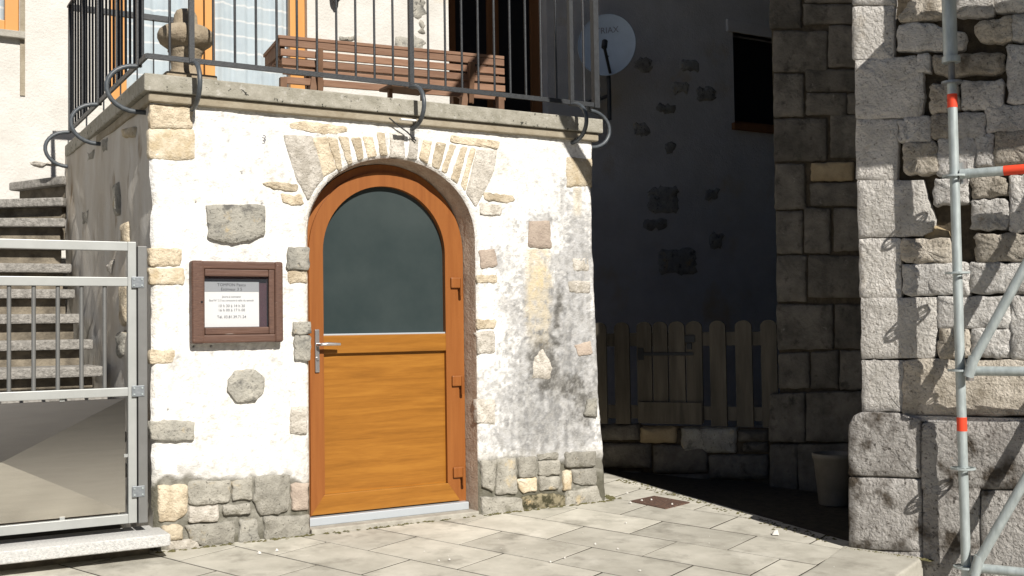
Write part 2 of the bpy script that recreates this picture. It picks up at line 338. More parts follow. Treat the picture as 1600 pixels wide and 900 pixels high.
def put_slab(a0, a1, b0, b1):
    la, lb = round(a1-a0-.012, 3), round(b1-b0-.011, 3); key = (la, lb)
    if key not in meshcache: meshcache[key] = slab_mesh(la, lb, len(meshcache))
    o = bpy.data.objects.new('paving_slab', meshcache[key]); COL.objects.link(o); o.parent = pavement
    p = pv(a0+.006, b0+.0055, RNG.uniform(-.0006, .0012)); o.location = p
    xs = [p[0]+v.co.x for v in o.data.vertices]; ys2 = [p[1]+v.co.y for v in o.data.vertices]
    if max(xs) > SHADE_EDGE and max(ys2) > -1.7:
        if min(xs) > SHADE_EDGE-.05: bpy.data.objects.remove(o); return
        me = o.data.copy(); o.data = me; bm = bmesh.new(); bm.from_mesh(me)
        r = bmesh.ops.bisect_plane(bm, geom=bm.verts[:]+bm.edges[:]+bm.faces[:], plane_co=(SHADE_EDGE-p[0], -p[1], 0), plane_no=(1, -.02, 0), clear_outer=True)
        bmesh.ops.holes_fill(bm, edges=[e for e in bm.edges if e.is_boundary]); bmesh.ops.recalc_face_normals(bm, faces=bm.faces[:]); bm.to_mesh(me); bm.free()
drain = (2.36, 2.76, .95, 1.36)
for i in range(len(rows)-1):
    a0, a1 = rows[i], rows[i+1]; ph = .85 if i % 2 == 1 else 1.15
    b = ph - .605*6
    while b < 2.86:
        b0, b1 = max(b, -2.6), min(b+.605, 2.862)
        b += .605
        if b1-b0 < .05: continue
        q = AV*(a0+a1)/2 + BV*(b0+b1)/2
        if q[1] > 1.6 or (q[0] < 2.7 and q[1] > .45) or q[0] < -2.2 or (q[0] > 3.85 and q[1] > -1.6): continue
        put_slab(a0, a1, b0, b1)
# kerb stones along the step down to the street
kb = [-3.0, -2.1, -1.2, -.3, .6, 1.5]
for i in range(len(kb)-1):
    P = [pv(kb[i]+.004, 2.868, 0), pv(kb[i+1]-.004, 2.868, 0), pv(kb[i+1]-.004, 3.25, 0), pv(kb[i]+.004, 3.25, 0)]
    o = hexa('kerb_stone', [p+np.array([0, 0, -.16]) for p in P]+P, M['pave'], pavement, .012)
top = [(1.508, 2.868), (1.9, 2.868), (2.5, 2.83), (2.62, 2.87), (2.63, 3.06), (2.585, 3.18), (2.47, 3.262), (2.2, 3.262), (1.508, 3.25)]
n = len(top); V = [pv(a, b, -.2) for a, b in top]+[pv(a, b, .006) for a, b in top]
o = mk('kerb_stone', V, [tuple(range(n)), tuple(range(n, 2*n))]+[(k, (k+1) % n, n+(k+1) % n, n+k) for k in range(n)], M['pave'], pavement); bevel(o, .016, 3)
# drain cover
dc = [onG(*p)[:2] for p in ((984, 784), (1022, 776), (1078, 786), (1040, 796))]
V = [(x, y, gz(y)-.02) for x, y in dc]+[(x, y, gz(y)+.008) for x, y in dc]
o = hexa('drain_cover', V, M['rust'], None, .005); tag(o, 'small rusty brown drain cover set in the paving by the alley shadow', 'drain cover')
# crumbs of lime on the paving
V = []; F = []
def crumb(x, y, s):
    z = gz(y)+.004; k = len(V); a = RNG.uniform(0, 6)
    for j in range(4): V.append((x+s*math.cos(a+j*1.6)*RNG.uniform(.6, 1.2), y+s*math.sin(a+j*1.6)*RNG.uniform(.6, 1.2), z))
    for j in range(4): V.append((x+s*.55*math.cos(a+j*1.6), y+s*.55*math.sin(a+j*1.6), z+s*RNG.uniform(.6, 1.2)))
    F.extend([(k, k+1, k+5, k+4), (k+1, k+2, k+6, k+5), (k+2, k+3, k+7, k+6), (k+3, k, k+4, k+7), (k+4, k+5, k+6, k+7)])
for i in range(75):
    px_, py_ = RNG.uniform(640, 1330), RNG.uniform(775, 898)
    if py_ < 735+(px_-930)*.31 or py_ < 900-(px_-240)*.118*1.05: continue
    g = onG(px_, py_); crumb(g[0], g[1], RNG.choice([.002, .002, .003, .003, .004, .007]))
for px_, py_ in ((980, 772), (1003, 784), (985, 787), (1018, 783), (1050, 790), (405, 866), (433, 862)): g = onG(px_, py_); crumb(g[0], g[1], .011)
o = mk('lime_crumbs', V, F, M['crumb'], kind='stuff'); o['label'] = 'white lime crumbs scattered on the paving slabs'; o['category'] = 'debris'
V = []; F = []; g = onG(1212, 836); crumb(g[0], g[1], .028); o = mk('pebble', V, F, M['crumb']); bevel(o, .006)
tag(o, 'single white pebble at the edge of the alley shadow', 'pebble')

# ================================================================== house
house = empty('house', (0, 0, 0), 'whitewashed stone house with arched orange door and balcony block', 'house')
# --- arched opening
OC = (1.412, 1.70)                                          # centre of the flat arch
def opening(n=40):
    L = [(.868, .0), (.868, .5), (.868, 1.0), (.868, 1.4)]
    A = [(OC[0]-.544*math.cos(t), OC[1]+.466*math.sin(t)) for t in np.linspace(0.02, math.pi-.02, n)]
    return L + A + [(1.956, 1.4), (1.956, 1.0), (1.954, .5), (1.952, 0.0)]
def inside(x, z):
    e = (np.abs(x-OC[0])/.544)**2 + ((z-OC[1])/.466)**2
    return np.where(z > OC[1], e < 1, (x > .868) & (x < 1.955))
rp = [(2.90, 2.6), (2.865, 2.45), (2.85, 2.1), (2.845, 1.75), (2.862, 1.2), (2.882, .6), (2.915, .2), (2.93, -.1)]
rz = np.array([p[1] for p in rp][::-1]); rx = np.array([p[0] for p in rp][::-1])
# --- rendered front as a finely modelled sheet
GS = .0085
nx = int(2.9/GS); nz = int(2.53/GS)
U, Z = np.meshgrid(np.linspace(0, 1, nx), np.linspace(-.08, 2.45, nz))
XR = np.interp(Z, rz, rx) + .006*(fbm(Z*9, Z*0+3, 3, 5)-.5)*2
XL = .0 + .014*(fbm(Z*6, Z*0+9, 4, 8)-.5)*2
X = XL + (XR-XL)*U
ins = inside(X, Z)
# snap the outline of the opening
def dist_open(x, z):
    a = np.hypot((x-OC[0])/.544, (z-OC[1])/.466); d1 = (a-1)*.5
    d2 = np.maximum(.868-x, x-1.955)
    return np.where(z > OC[1], d1, d2)
D = dist_open(X, Z)
H = .011*(fbm(X*5, Z*5, 4, 1)-.5) + .007*(fbm(X*22, Z*22, 4, 2)-.5) + .004*(fbm(X*70, Z*70, 2, 3)-.5)
lowL = 733 + 0*X
PXY = None
pts = np.stack([X, np.zeros_like(X), Z], -1) - CAM
vv = pts @ RM.T; PX = 800+FPX*vv[..., 0]/vv[..., 2]; PY = 450+FPX*vv[..., 1]/vv[..., 2]
nz1 = fbm(X*7, Z*7, 4, 21); nz2 = fbm(X*26, Z*26, 4, 22); nz3 = fbm(X*60, Z*60, 3, 23); nzs = fbm(X*30, Z*5, 4, 24)
blim = np.where(PX < 600, 744+8*(nz1-.5)*4, 714+6*(nz1-.5)*4)
low = np.clip((PY-blim)/10, 0, 1)
H = H - .012*low
e = np.clip(1-D/.03, 0, 1); H = H - .018*e*e                # the edge of the opening is rounded
eL = np.clip(1-(X-XL)/.03, 0, 1); H = H - .02*eL**2
eR = np.clip(1-(XR-X)/.03, 0, 1); H = H - .02*eR**2
def sm(a, b, v): t = np.clip((v-a)/(b-a), 0, 1); return t*t*(3-2*t)
def blob(cx, cy, rx_, ry_): return np.exp(-(((PX-cx)/rx_)**2+((PY-cy)/ry_)**2))
col = np.ones(X.shape+(3,))*np.array([.84, .83, .81])
def lay(mask, c):
    global col
    m = np.clip(mask, 0, 1)[..., None]; col = col*(1-m)+np.array(c)*m
lay(sm(.55, .75, nz1)*.22, (.74, .66, .52))                 # faint ochre blotches
lay(sm(.60, .74, nz2)*.30, (.64, .63, .61))
grey = (.9*blob(845, 480, 60, 85)+.95*blob(850, 610, 85, 75)+.8*blob(905, 560, 45, 90)+.8*blob(880, 690, 70, 50)+.75*blob(905, 400, 32, 75)+.6*blob(845, 345, 42, 22)+.55*blob(770, 400, 28, 28)+.5*blob(800, 680, 60, 50)+.5*blob(895, 300, 26, 26))
gm = sm(.12, .72, grey*.85+(nz1-.5)*.9+(nz3-.5)*.9)
lay(gm*.85, (.40, .40, .405))
lay(sm(.35, 1.0, grey*.5+(nz2-.5)*1.0+(nzs-.5)*.8+(nz3-.5)*.6+.12)*.85, (.19, .19, .19))
drip = .9*blob(845, 555, 26, 50)+.75*blob(873, 480, 9, 60)+.7*blob(880, 600, 40, 22)+.75*blob(910, 640, 22, 40)+.5*blob(830, 420, 6, 60)
lay(sm(.35, .8, drip+(nz2-.5)*.9)*.85, (.10, .095, .085))
ys_ = sm(814, 828, PX+16*(nz2-.5))*(1-sm(852, 866, PX+16*(nz1-.5)))*sm(384, 392, PY)*(1-sm(470, 560, PY))
lay(np.clip(ys_*(.2+1.0*(1-nz1))-sm(.5, .7, nz2)*.5, 0, 1), (.60, .50, .32))
lay(blob(865, 330, 8, 60)*.0+sm(893, 900, PX)*(1-sm(905, 912, PX))*sm(290, 296, PY)*(1-sm(325, 345, PY))*.5, (.66, .56, .38))
for cx, cy, a_, b_ in ((295, 178, 14, 20), (645, 215, 12, 35), (625, 200, 20, 14), (430, 735, 50, 16), (300, 735, 60, 12), (470, 700, 14, 30), (745, 430, 10, 80)):
    lay(.55*blob(cx, cy, a_, b_)*sm(.3, .7, nz2+.1), (.42, .41, .40))
for cx, cy, a_, b_ in ((285, 310, 60, 8), (440, 290, 40, 30), (770, 250, 60, 40), (400, 640, 60, 25), (290, 605, 40, 16), (250, 480, 20, 90)):
    lay(.40*blob(cx, cy, a_, b_)*sm(.35, .65, nz2), (.74, .64, .46))
crk = np.exp(-((PY-(683+3*np.sin(PX/14)+(nz1-.5)*20))/1.6)**2)*sm(300, 320, PX)*(1-sm(385, 400, PX)); lay(crk*.5*sm(.4, .6, nz3), (.30, .26, .2)); H = H-.004*crk
lay(sm(.60, .70, nz3)*.34*sm(.35, .6, nz1), (.42, .41, .39)); lay(sm(.58, .75, nzs)*.30, (.52, .51, .49))
lay(sm(.50, .30, fbm(X*22, Z*22, 4, 2))*.22+sm(.44, .30, fbm(X*70, Z*70, 2, 3))*.30, (.46, .45, .43))
lay(low*1.0, (.19, .182, .155)); lay(low*sm(.45, .65, nz2), (.28, .27, .235))
lay(low*sm(.4, .6, nz1+.35*(PX > 800)*sm(760, 775, PY))*.7, (.09, .085, .06))
lay(np.clip(1-D/.035, 0, 1)*.12, (.5, .42, .32))
lay(np.clip((PY-(blim-14))/14, 0, 1)*(1-low)*.55*sm(.3, .6, nz2), (.40, .385, .35))
for hx, hy in ((306, 316), (410, 318), (303, 541), (330, 540), (262, 640), (378, 270)):
    dh = np.exp(-(((PX-hx)/1.7)**2+((PY-hy)/1.7)**2)); lay(dh, (.04, .035, .03)); H = H-.01*dh
vid = -np.ones(X.shape, int); V = []; C = []
keep = ~ins
# vertices just inside the opening are pulled onto its edge
nb = np.zeros_like(keep)
nb[1:] |= keep[:-1]; nb[:-1] |= keep[1:]; nb[:, 1:] |= keep[:, :-1]; nb[:, :-1] |= keep[:, 1:]
edge = ins & nb
Xe, Ze = X.copy(), Z.copy()
ax = np.arctan2((Z-OC[1])/.466, (X-OC[0])/.544)
upm = edge & (Z > OC[1]); Xe[upm] = OC[0]+.544*np.cos(ax[upm]); Ze[upm] = OC[1]+.466*np.sin(ax[upm])
dn = edge & (Z <= OC[1]); Xe[dn] = np.where(X[dn] < OC[0], .868, 1.955)
use = keep | edge
idx = np.full(X.shape, -1); idx[use] = np.arange(use.sum())
V = np.stack([Xe[use], -H[use], Ze[use]], -1); C = col[use]
F = []
q = use[:-1, :-1] & use[1:, :-1] & use[:-1, 1:] & use[1:, 1:] & (keep[:-1, :-1] | keep[1:, :-1] | keep[:-1, 1:] | keep[1:, 1:])
ii, jj = np.nonzero(q)
F = np.stack([idx[ii, jj], idx[ii, jj+1], idx[ii+1, jj+1], idx[ii+1, jj]], -1).tolist()
fw = mk('front_wall', V.tolist(), F, M['plaster'], house, smooth=True)
ca = fw.data.color_attributes.new('Col', 'FLOAT_COLOR', 'POINT')
ca.data.foreach_set('color', np.concatenate([C, np.ones((len(C), 1))], 1).astype(np.float32).ravel())
def wall_h(x, z):                                           # how far the render stands out here
    j = int(np.clip(round((x/2.87)*(nx-1)), 0, nx-1)); i = int(np.clip(round((z+.08)/2.53*(nz-1)), 0, nz-1)); return H[i, j]
# --- jambs and soffit: from the outline of the opening back to the door frame
DY = .13; DC = (1.402, 1.612); DR = .535
def doorline(t):                                            # t 0..1 from left foot over the top to right foot
    pass
op = opening(40); bk = []
for i, (x, z) in enumerate(op):
    if i < 4: bk.append((DC[0]-DR, z))
    elif i >= len(op)-4: bk.append((DC[0]+DR-.002, z))
    else:
        t = math.pi*(i-4)/(len(op)-9); bk.append((DC[0]-DR*math.cos(t), DC[1]+DR*math.sin(t)))
V = []; F = []; NR = 7
for k in range(NR):
    f = k/(NR-1)
    for i, ((a, b), (c, d)) in enumerate(zip(op, bk)):
        j = .006*(RNG.random()-.5)*(0 < k < NR-1)
        V.append((a+(c-a)*f+j, .006+(DY+.03-.006)*f, b+(d-b)*f+j))
n = len(op)
for k in range(NR-1):
    for i in range(n-1): F.append((k*n+i, k*n+i+1, (k+1)*n+i+1, (k+1)*n+i))
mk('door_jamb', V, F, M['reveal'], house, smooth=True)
# --- side and back walls of the balcony block
def sheet(name, f, nu, nv, mat, parent, amp=.012, seed=0, sc=5):
    V = []; F = []
    for i in range(nu):
        for j in range(nv):
            p, nrm = f(i/(nu-1), j/(nv-1)); h = amp*(fbm(i/(nu-1)*sc*2, j/(nv-1)*sc*2, 5, seed)-.5)*2
            V.append(np.array(p)+np.array(nrm)*float(h))
    for i in range(nu-1):
        for j in range(nv-1): F.append((i*nv+j, (i+1)*nv+j, (i+1)*nv+j+1, i*nv+j+1))
    return mk(name, V, F, mat, parent, smooth=True)
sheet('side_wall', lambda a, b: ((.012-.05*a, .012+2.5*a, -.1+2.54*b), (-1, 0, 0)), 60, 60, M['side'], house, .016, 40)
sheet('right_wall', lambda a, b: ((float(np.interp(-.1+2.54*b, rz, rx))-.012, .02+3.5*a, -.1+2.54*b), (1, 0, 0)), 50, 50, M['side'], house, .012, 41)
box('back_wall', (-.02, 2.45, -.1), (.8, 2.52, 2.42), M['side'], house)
# stones showing in the left side wall
SF = Frame((0, 0), -90)                                     # u = -Y, outward = -X
for poly, m in (([(195, 202), (212, 198), (211, 214), (197, 216)], 'ochre'), ([(163, 218), (172, 214), (172, 236), (165, 240)], 'base'), ([(140, 238), (154, 232), (152, 250), (141, 256)], 'base'), ([(192, 350), (202, 346), (202, 382), (193, 386)], 'tan'), ([(171, 415), (181, 405), (178, 432), (172, 426)], 'pale'), ([(181, 288), (188, 284), (188, 336), (182, 338)], 'base'), ([(133, 330), (144, 326), (143, 352), (134, 354)], 'base'), ([(190, 445), (202, 440), (200, 505), (192, 510)], 'tan'), ([(185, 520), (196, 516), (194, 556), (187, 560)], 'grey')):
    stone([SF.px(*p) for p in poly], SF, M[m], house, base=-.004, proud=.02, bulge=.012)
# --- balcony slab and its moulding
zt = 2.518
o = box('balcony_slab', (-.045, -.052, 2.425), (2.905, 2.53, zt), M['slab'], house, .008)
box('balcony_slab', (.55, 2.53, 2.43), (2.905, 3.5, zt-.002), M['slab'], house)
box('slab_moulding', (-.018, -.030, 2.372), (2.885, 2.5, 2.4245), M['mould'], house, .012, 3)
# --- stones of the front
ST = {
 'pale': [[(444, 213), (487, 214), (505, 277), (491, 293), (481, 312), (464, 280)], [(746, 236), (776, 236), (770, 270), (754, 302), (744, 322), (729, 300)], [(641, 214), (653, 215), (650, 249), (638, 247)], [(609, 207), (630, 210), (632, 246), (610, 245)], [(750, 318), (783, 320), (782, 337), (750, 334)], [(895, 404), (918, 404), (920, 423), (897, 422)], [(888, 440), (922, 440), (920, 458), (890, 456)], [(745, 520), (772, 518), (772, 550), (747, 552)], [(746, 625), (773, 625), (773, 662), (746, 660)], [(455, 636), (480, 636), (479, 677), (453, 676)], [(835, 560), (847, 545), (862, 572), (858, 592), (832, 590)]],
 'tan': [[(489, 217), (509, 215), (525, 264), (505, 277)], [(512, 216), (526, 217), (534, 262), (526, 265)], [(529, 215), (543, 215), (550, 255), (543, 257)], [(549, 217), (562, 216), (567, 247), (559, 250)], [(567, 214), (581, 214), (588, 243), (575, 246)], [(589, 208), (600, 208), (605, 242), (595, 242)], [(662, 219), (674, 222), (667, 256), (655, 247)], [(682, 223), (697, 225), (686, 264), (674, 258)], [(702, 226), (712, 228), (698, 271), (690, 266)], [(720, 230), (730, 231), (716, 286), (705, 278)], [(734, 232), (742, 233), (728, 298), (721, 288)], [(455, 192), (480, 191), (541, 199), (540, 206), (510, 209), (455, 200)], [(705, 212), (780, 222), (777, 232), (740, 227), (705, 221)], [(409, 287), (430, 285), (465, 290), (464, 298), (430, 296)], [(440, 303), (470, 305), (473, 318), (455, 321), (441, 314)], [(756, 302), (800, 306), (803, 314), (790, 317), (757, 311)], [(234, 388), (282, 389), (281, 414), (235, 415)], [(449, 424), (479, 422), (478, 441), (452, 442)], [(745, 500), (774, 500), (772, 513), (746, 513)], [(746, 430), (776, 431), (776, 441), (746, 442)], [(236, 548), (273, 547), (270, 565), (236, 568)], [(236, 163), (299, 167), (300, 199), (236, 200)]],
 'ochre': [[(233, 203), (302, 203), (303, 247), (280, 250), (234, 246)], [(234, 420), (287, 420), (286, 444), (235, 443)], [(886, 246), (924, 249), (924, 290), (886, 291)]],
 'grey': [[(324, 322), (410, 322), (412, 365), (385, 376), (360, 380), (326, 372)], [(358, 592), (370, 580), (395, 577), (412, 592), (408, 612), (395, 626), (370, 628), (356, 610)], [(235, 660), (260, 657), (302, 660), (300, 685), (270, 688), (235, 685)], [(450, 388), (481, 388), (481, 420), (448, 420)], [(457, 504), (484, 505), (484, 521), (458, 522)], [(460, 526), (484, 526), (483, 563), (460, 560)], [(917, 625), (930, 622), (931, 650), (912, 648)]],
 'pink': [[(826, 348), (858, 346), (860, 387), (826, 386)], [(897, 540), (922, 533), (924, 552), (905, 556)], [(748, 393), (772, 390), (776, 415), (752, 419)]],
}
PROUD = {'pale': .002, 'tan': .003, 'ochre': .005, 'grey': .020, 'pink': .001}
for k, L in ST.items():
    for poly in L:
        q = [HF.px(*p) for p in poly]; cx = sum(p[0] for p in q)/len(q); cz = sum(p[1] for p in q)/len(q)
        if k != 'pale' or True: q = [(cx+(p[0]-cx)*1.02, cz+(p[1]-cz)*1.02) for p in q]
        stone(q, HF, M[k], house, base=wall_h(cx, cz), proud=PROUD[k]+RNG.uniform(0, .004), bev=.004, bulge=.002, back=.04, jit=.0025 if 200 < poly[0][1] < 240 else .0045, grow=.004, name='voussoir' if 200 < poly[0][1] < 240 and 440 < poly[0][0] < 780 else 'stone')
BASE = [[(247, 760), (292, 758), (292, 800), (275, 812), (250, 815)], [(296, 753), (360, 752), (358, 783), (311, 789), (296, 787)], [(364, 753), (394, 747), (392, 780), (364, 780)], [(401, 745), (453, 742), (451, 794), (436, 802), (409, 804), (397, 783)], [(295, 794), (341, 791), (340, 814), (296, 815)], [(349, 791), (390, 789), (390, 800), (352, 804)], [(289, 823), (366, 816), (365, 849), (319, 853), (300, 840)], [(376, 814), (400, 812), (404, 850), (375, 852)], [(413, 808), (482, 806), (483, 843), (416, 848)], [(262, 845), (308, 845), (311, 856), (262, 860)], [(255, 822), (285, 822), (285, 842), (258, 845)], [(752, 720), (775, 720), (770, 767), (755, 760)], [(778, 717), (805, 716), (807, 770), (775, 772)], [(810, 715), (837, 714), (836, 743), (811, 745)], [(842, 722), (874, 719), (875, 740), (843, 743)], [(843, 746), (874, 746), (872, 763), (845, 766)], [(838, 711), (872, 708), (872, 716), (842, 717)], [(883, 708), (930, 707), (929, 727), (885, 729)], [(895, 735), (931, 732), (932, 757), (913, 757), (897, 753)], [(752, 778), (815, 780), (816, 803), (755, 808)], [(885, 770), (931, 760), (939, 780), (939, 787), (884, 793)]]
BM_ = {7: 'grey', 0: 'tan', 10: 'tan', 9: 'pale', 4: 'pale'}
for i, poly in enumerate(BASE):
    q = [HF.px(*p) for p in poly]; stone(q, HF, M[BM_.get(i, 'base')], house, base=-.010, proud=.014+RNG.uniform(-.004, .008), bev=.007, bulge=.005, back=.06, rough=.006, grow=.006, jit=.005)
for poly, m in (([(455, 757), (481, 755), (481, 795), (459, 797)], 'pink'), ([(881, 737), (892, 736), (892, 765), (882, 767)], 'ochre'), ([(808, 750), (837, 747), (838, 767), (817, 769)], 'ochre'), ([(817, 777), (847, 772), (862, 773), (863, 795), (817, 802)], 'basedark'), ([(864, 772), (882, 775), (884, 793), (864, 795)], 'basedark')):
    stone([HF.px(*p) for p in poly], HF, M[m], house, base=-.010, proud=.014, bev=.007, bulge=.005, back=.06, rough=.006, grow=.006, jit=.005)
# stones on the right corner that stand out sideways
RF = Frame((2.86, 0), 90)
for z0, z1, x, m in ((1.40, 1.50, 2.85, 'base'), (2.06, 2.22, 2.85, 'ochre'), (.57, .69, 2.875, 'grey'), (.32, .42, 2.89, 'ochre'), (.22, .30, 2.90, 'pale'), (.86, .95, 2.865, 'pink')):
    fr = Frame((x, 0), 90); stone([(.03, z0), (.2, z0+.01), (.2, z1), (.03, z1-.01)], fr, M[m], house, base=0, proud=.018, bulge=.01)
# --- door
door = mk('door', [(DC[0]-DR+.001, DY, .075), (DC[0]+DR-.003, DY, .075), (DC[0]+DR-.003, DY+.07, .075), (DC[0]-DR+.001, DY+.07, .075)], [], M['doorv'], house)
def archline(r, zb, n=36, xo=None):
    xo = r if xo is None else xo
    return [(DC[0]-r, zb)] + [(DC[0]-r*math.cos(t), DC[1]+r*math.sin(t)) for t in np.linspace(0, math.pi, n)] + [(DC[0]+r, zb)]
def ringmesh(name, r0, r1, zb0, zb1, y0, y1, mat, parent, bev=.004):
    A = archline(r0, zb0); B = archline(r1, zb1); n = len(A); V = []; F = []
    for L, y in ((A, y0), (B, y0), (B, y1), (A, y1)):
        V += [(x, y, z) for x, z in L]
    for a, b in ((0, 1), (1, 2), (2, 3), (3, 0)):
        for i in range(n-1): F.append((a*n+i, a*n+i+1, b*n+i+1, b*n+i))
    F.append((0, n, 2*n, 3*n)); F.append((n-1, 2*n-1, 3*n-1, 4*n-1))
    return recalc(mk(name, V, F, mat, parent))
bpy.data.objects.remove(door)
door = ringmesh('door', DR-.001, .478, .075, .075, DY, DY+.07, M['doorv'], house); WLOC[door.name] = np.zeros(3)
ringmesh('leaf_frame', .486, .40, .082, .2, DY-.014, DY+.05, M['doorv'], door)
box('bottom_rail', (DC[0]-.4865, DY-.0135, .0825), (DC[0]+.4865, DY+.05, .195), M['doorh'], door, .004)
box('middle_rail', (DC[0]-.402, DY-.0125, 1.012), (DC[0]+.402, DY+.05, 1.118), M['doorh'], door, .004)
box('lower_panel', (DC[0]-.405, DY+.012, .19), (DC[0]+.405, DY+.03, 1.02), M['doorh'], door)
ringmesh('panel_bead', .404, .384, .19, .19, DY-.002, DY+.02, M['doorv'], door) if False else None
A = archline(.405, 1.11); mk('glass', [(x, DY+.022, z) for x, z in A], [tuple(range(len(A)))], M['doorglass'], door)
box('glazing_bead', (DC[0]-.40, DY-.004, 1.1181), (DC[0]+.40, DY+.02, 1.127), M['sill'], door, .001)
for z in (1.40, .79, .225):
    h = box('hinge', (DC[0]+.435, DY-.03, z), (DC[0]+.51, DY-.0142, z+.065), M['doorv'], door, .006)
    tube('hinge_pin', [(DC[0]+.505, DY-.028, z-.05), (DC[0]+.505, DY-.028, z+.06)], .010, M['doorv'], door, 10)
hx = DC[0]-.443
box('handle_plate', (hx-.014, DY-.026, .905), (hx+.014, DY-.0145, 1.155), M['handle'], door, .006, 3)
tube('lever', [(hx, DY-.02, 1.066), (hx, DY-.06, 1.066), (hx+.012, DY-.068, 1.067), (hx+.045, DY-.070, 1.069), (hx+.125, DY-.066, 1.066)], [.009, .009, .010, .011, .008], M['handle'], door, 12)
tube('lock_cylinder', [(hx, DY-.026, .985), (hx, DY-.034, .985)], .010, M['handle'], door, 12)
box('door_threshold', (DC[0]-DR+.005, DY-.05, .028), (DC[0]+DR-.008, DY+.05, .0745), M['sill'], house, .004)
box('door_sill', (.872, -.012, -.08), (1.95, DY+.06, .0275), M['sillstone'], house, .008)
mk('dark_room', [(.8, .35, 0), (2.0, .35, 0), (2.0, .35, 2.3), (.8, .35, 2.3)], [(0, 1, 2, 3)], M['black'], house)
# --- house number
def text_mesh(name, s, x, y, z, size, mat, parent, fr=None, align='CENTER'):
    cu = bpy.data.curves.new(name, 'FONT'); cu.body = s; cu.size = size; cu.align_x = align; cu.resolution_u = 2
    t = bpy.data.objects.new(name+'_tmp', cu); COL.objects.link(t); bpy.context.view_layer.update()
    me = bpy.data.meshes.new_from_object(t.evaluated_get(bpy.context.evaluated_depsgraph_get())); bpy.data.objects.remove(t)
    V = [(x+v.co.x, y, z+v.co.y) for v in me.vertices]; F = [tuple(p.vertices) for p in me.polygons]
    return mk(name, V, F, mat, parent)
p = onY(412, 222); text_mesh('house_number', '3', p[0], -.012, p[2], .055, M['inkgrey'], house)
# --- facade behind the balcony
FX0, FX1 = -7, 10.5
holes = [(-1.35, -.235, 3.56, 5.2), (.46, 2.17, 2.5, 4.9), (3.62, 4.76, 2.5, 4.75), (7.30, 8.35, 3.45, 4.5)]
xs_ = sorted({FX0, FX1, *[h[0] for h in holes], *[h[1] for h in holes]}); zs_ = sorted({-.3, 7.5, *[h[2] for h in holes], *[h[3] for h in holes]})
V = []; F = []
def quad(a, b, c, d):
    k = len(V); V.extend([a, b, c, d]); F.append((k, k+1, k+2, k+3))
for i in range(len(xs_)-1):
    for j in range(len(zs_)-1):
        mx, mz = (xs_[i]+xs_[i+1])/2, (zs_[j]+zs_[j+1])/2
        if any(h[0] < mx < h[1] and h[2] < mz < h[3] for h in holes): continue
        quad((xs_[i], 3.5, zs_[j]), (xs_[i+1], 3.5, zs_[j]), (xs_[i+1], 3.5, zs_[j+1]), (xs_[i], 3.5, zs_[j+1]))
for x0, x1, z0, z1 in holes:
    for (a, b), (c, d) in (((x0, z0), (x0, z1)), ((x0, z1), (x1, z1)), ((x1, z1), (x1, z0)), ((x1, z0), (x0, z0))):
        quad((a, 3.5, b), (c, 3.5, d), (c, 3.75, d), (a, 3.75, b))
mk('facade_wall', V, F, M['facade'], house)
hexa('roof', [(FX0-.4, 2.9, 7.4), (FX1+.4, 2.9, 7.4), (FX1+.4, 8, 10.5), (FX0-.4, 8, 10.5), (FX0-.4, 2.9, 7.6), (FX1+.4, 2.9, 7.6), (FX1+.4, 8, 10.7), (FX0-.4, 8, 10.7)], M['winwood2'], house)
def window(x0, x1, z0, z1, y, bars, mat, parent, pane, curtain, fw_=.07, name='window'):
    f = box(name, (x0, y, z0), (x0+fw_, y+.07, z1), mat, parent, .006); WLOC[f.name] = np.zeros(3)
    box('jamb', (x1-fw_, y, z0), (x1, y+.07, z1), mat, f, .006)
    box('bottom_rail', (x0+fw_, y+.002, z0), (x1-fw_, y+.065, z0+fw_), mat, f, .006)
    for bx, bw in bars:
        box('stile', (bx-bw/2, y-.004, z0+.002), (bx-.006, y+.06, z1), mat, f, .008)
        box('stile', (bx+.006, y-.004, z0+.002), (bx+bw/2, y+.06, z1), mat, f, .008)
    ed = [x0+fw_] + [v for bx, bw in bars for v in (bx-bw/2, bx+bw/2)] + [x1-fw_]
    for i in range(0, len(ed), 2):
        mk('pane', [(ed[i], y+.03, z0+.05), (ed[i+1], y+.03, z0+.05), (ed[i+1], y+.03, z1), (ed[i], y+.03, z1)], [(0, 1, 2, 3)], pane, f)
    if curtain:
        V = []; F = []; nn = 120
        for i in range(nn):
            a = x0+(x1-x0)*i/(nn-1); yy = y+.10+.012*math.sin(a*38)+.006*math.sin(a*91)
            V += [(a, yy, z0), (a, yy, z1)]
        for i in range(nn-1): F.append((2*i, 2*i+2, 2*i+3, 2*i+1))
        mk('curtain', V, F, M['curtain'], f, smooth=True)
    return f
window(-1.35, -.235, 3.56, 5.2, 3.56, [(-.8, .16)], M['winwood'], house, M['pane'], True, .10)
window(.46, 2.17, 2.5, 4.9, 3.56, [(1.25, .19)], M['winwood'], house, M['pane'], True, .14, 'french_window')
window(3.62, 4.76, 2.5, 4.75, 3.60, [(4.18, .13)], M['winwood2'], house, M['darkpane'], False, .13, 'french_window')
wf = window(7.30, 8.35, 3.45, 4.5, 3.62, [], M['winwood2'], house, M['darkpane'], False, .06)
box('window_sill', (-1.45, 3.44, 3.50), (-.20, 3.62, 3.556), M['sillstone'], house, .006)
box('window_surround', (-.232, 3.488, 3.05), (-.195, 3.52, 5.2), M['mould'], house, .004)
box('timber_lintel', (7.2, 3.47, 4.5), (8.45, 3.6, 4.64), M['facade'], house, .01)
box('timber_sill', (7.25, 3.45, 3.37), (8.4, 3.6, 3.45), M['winwood2'], house, .01)
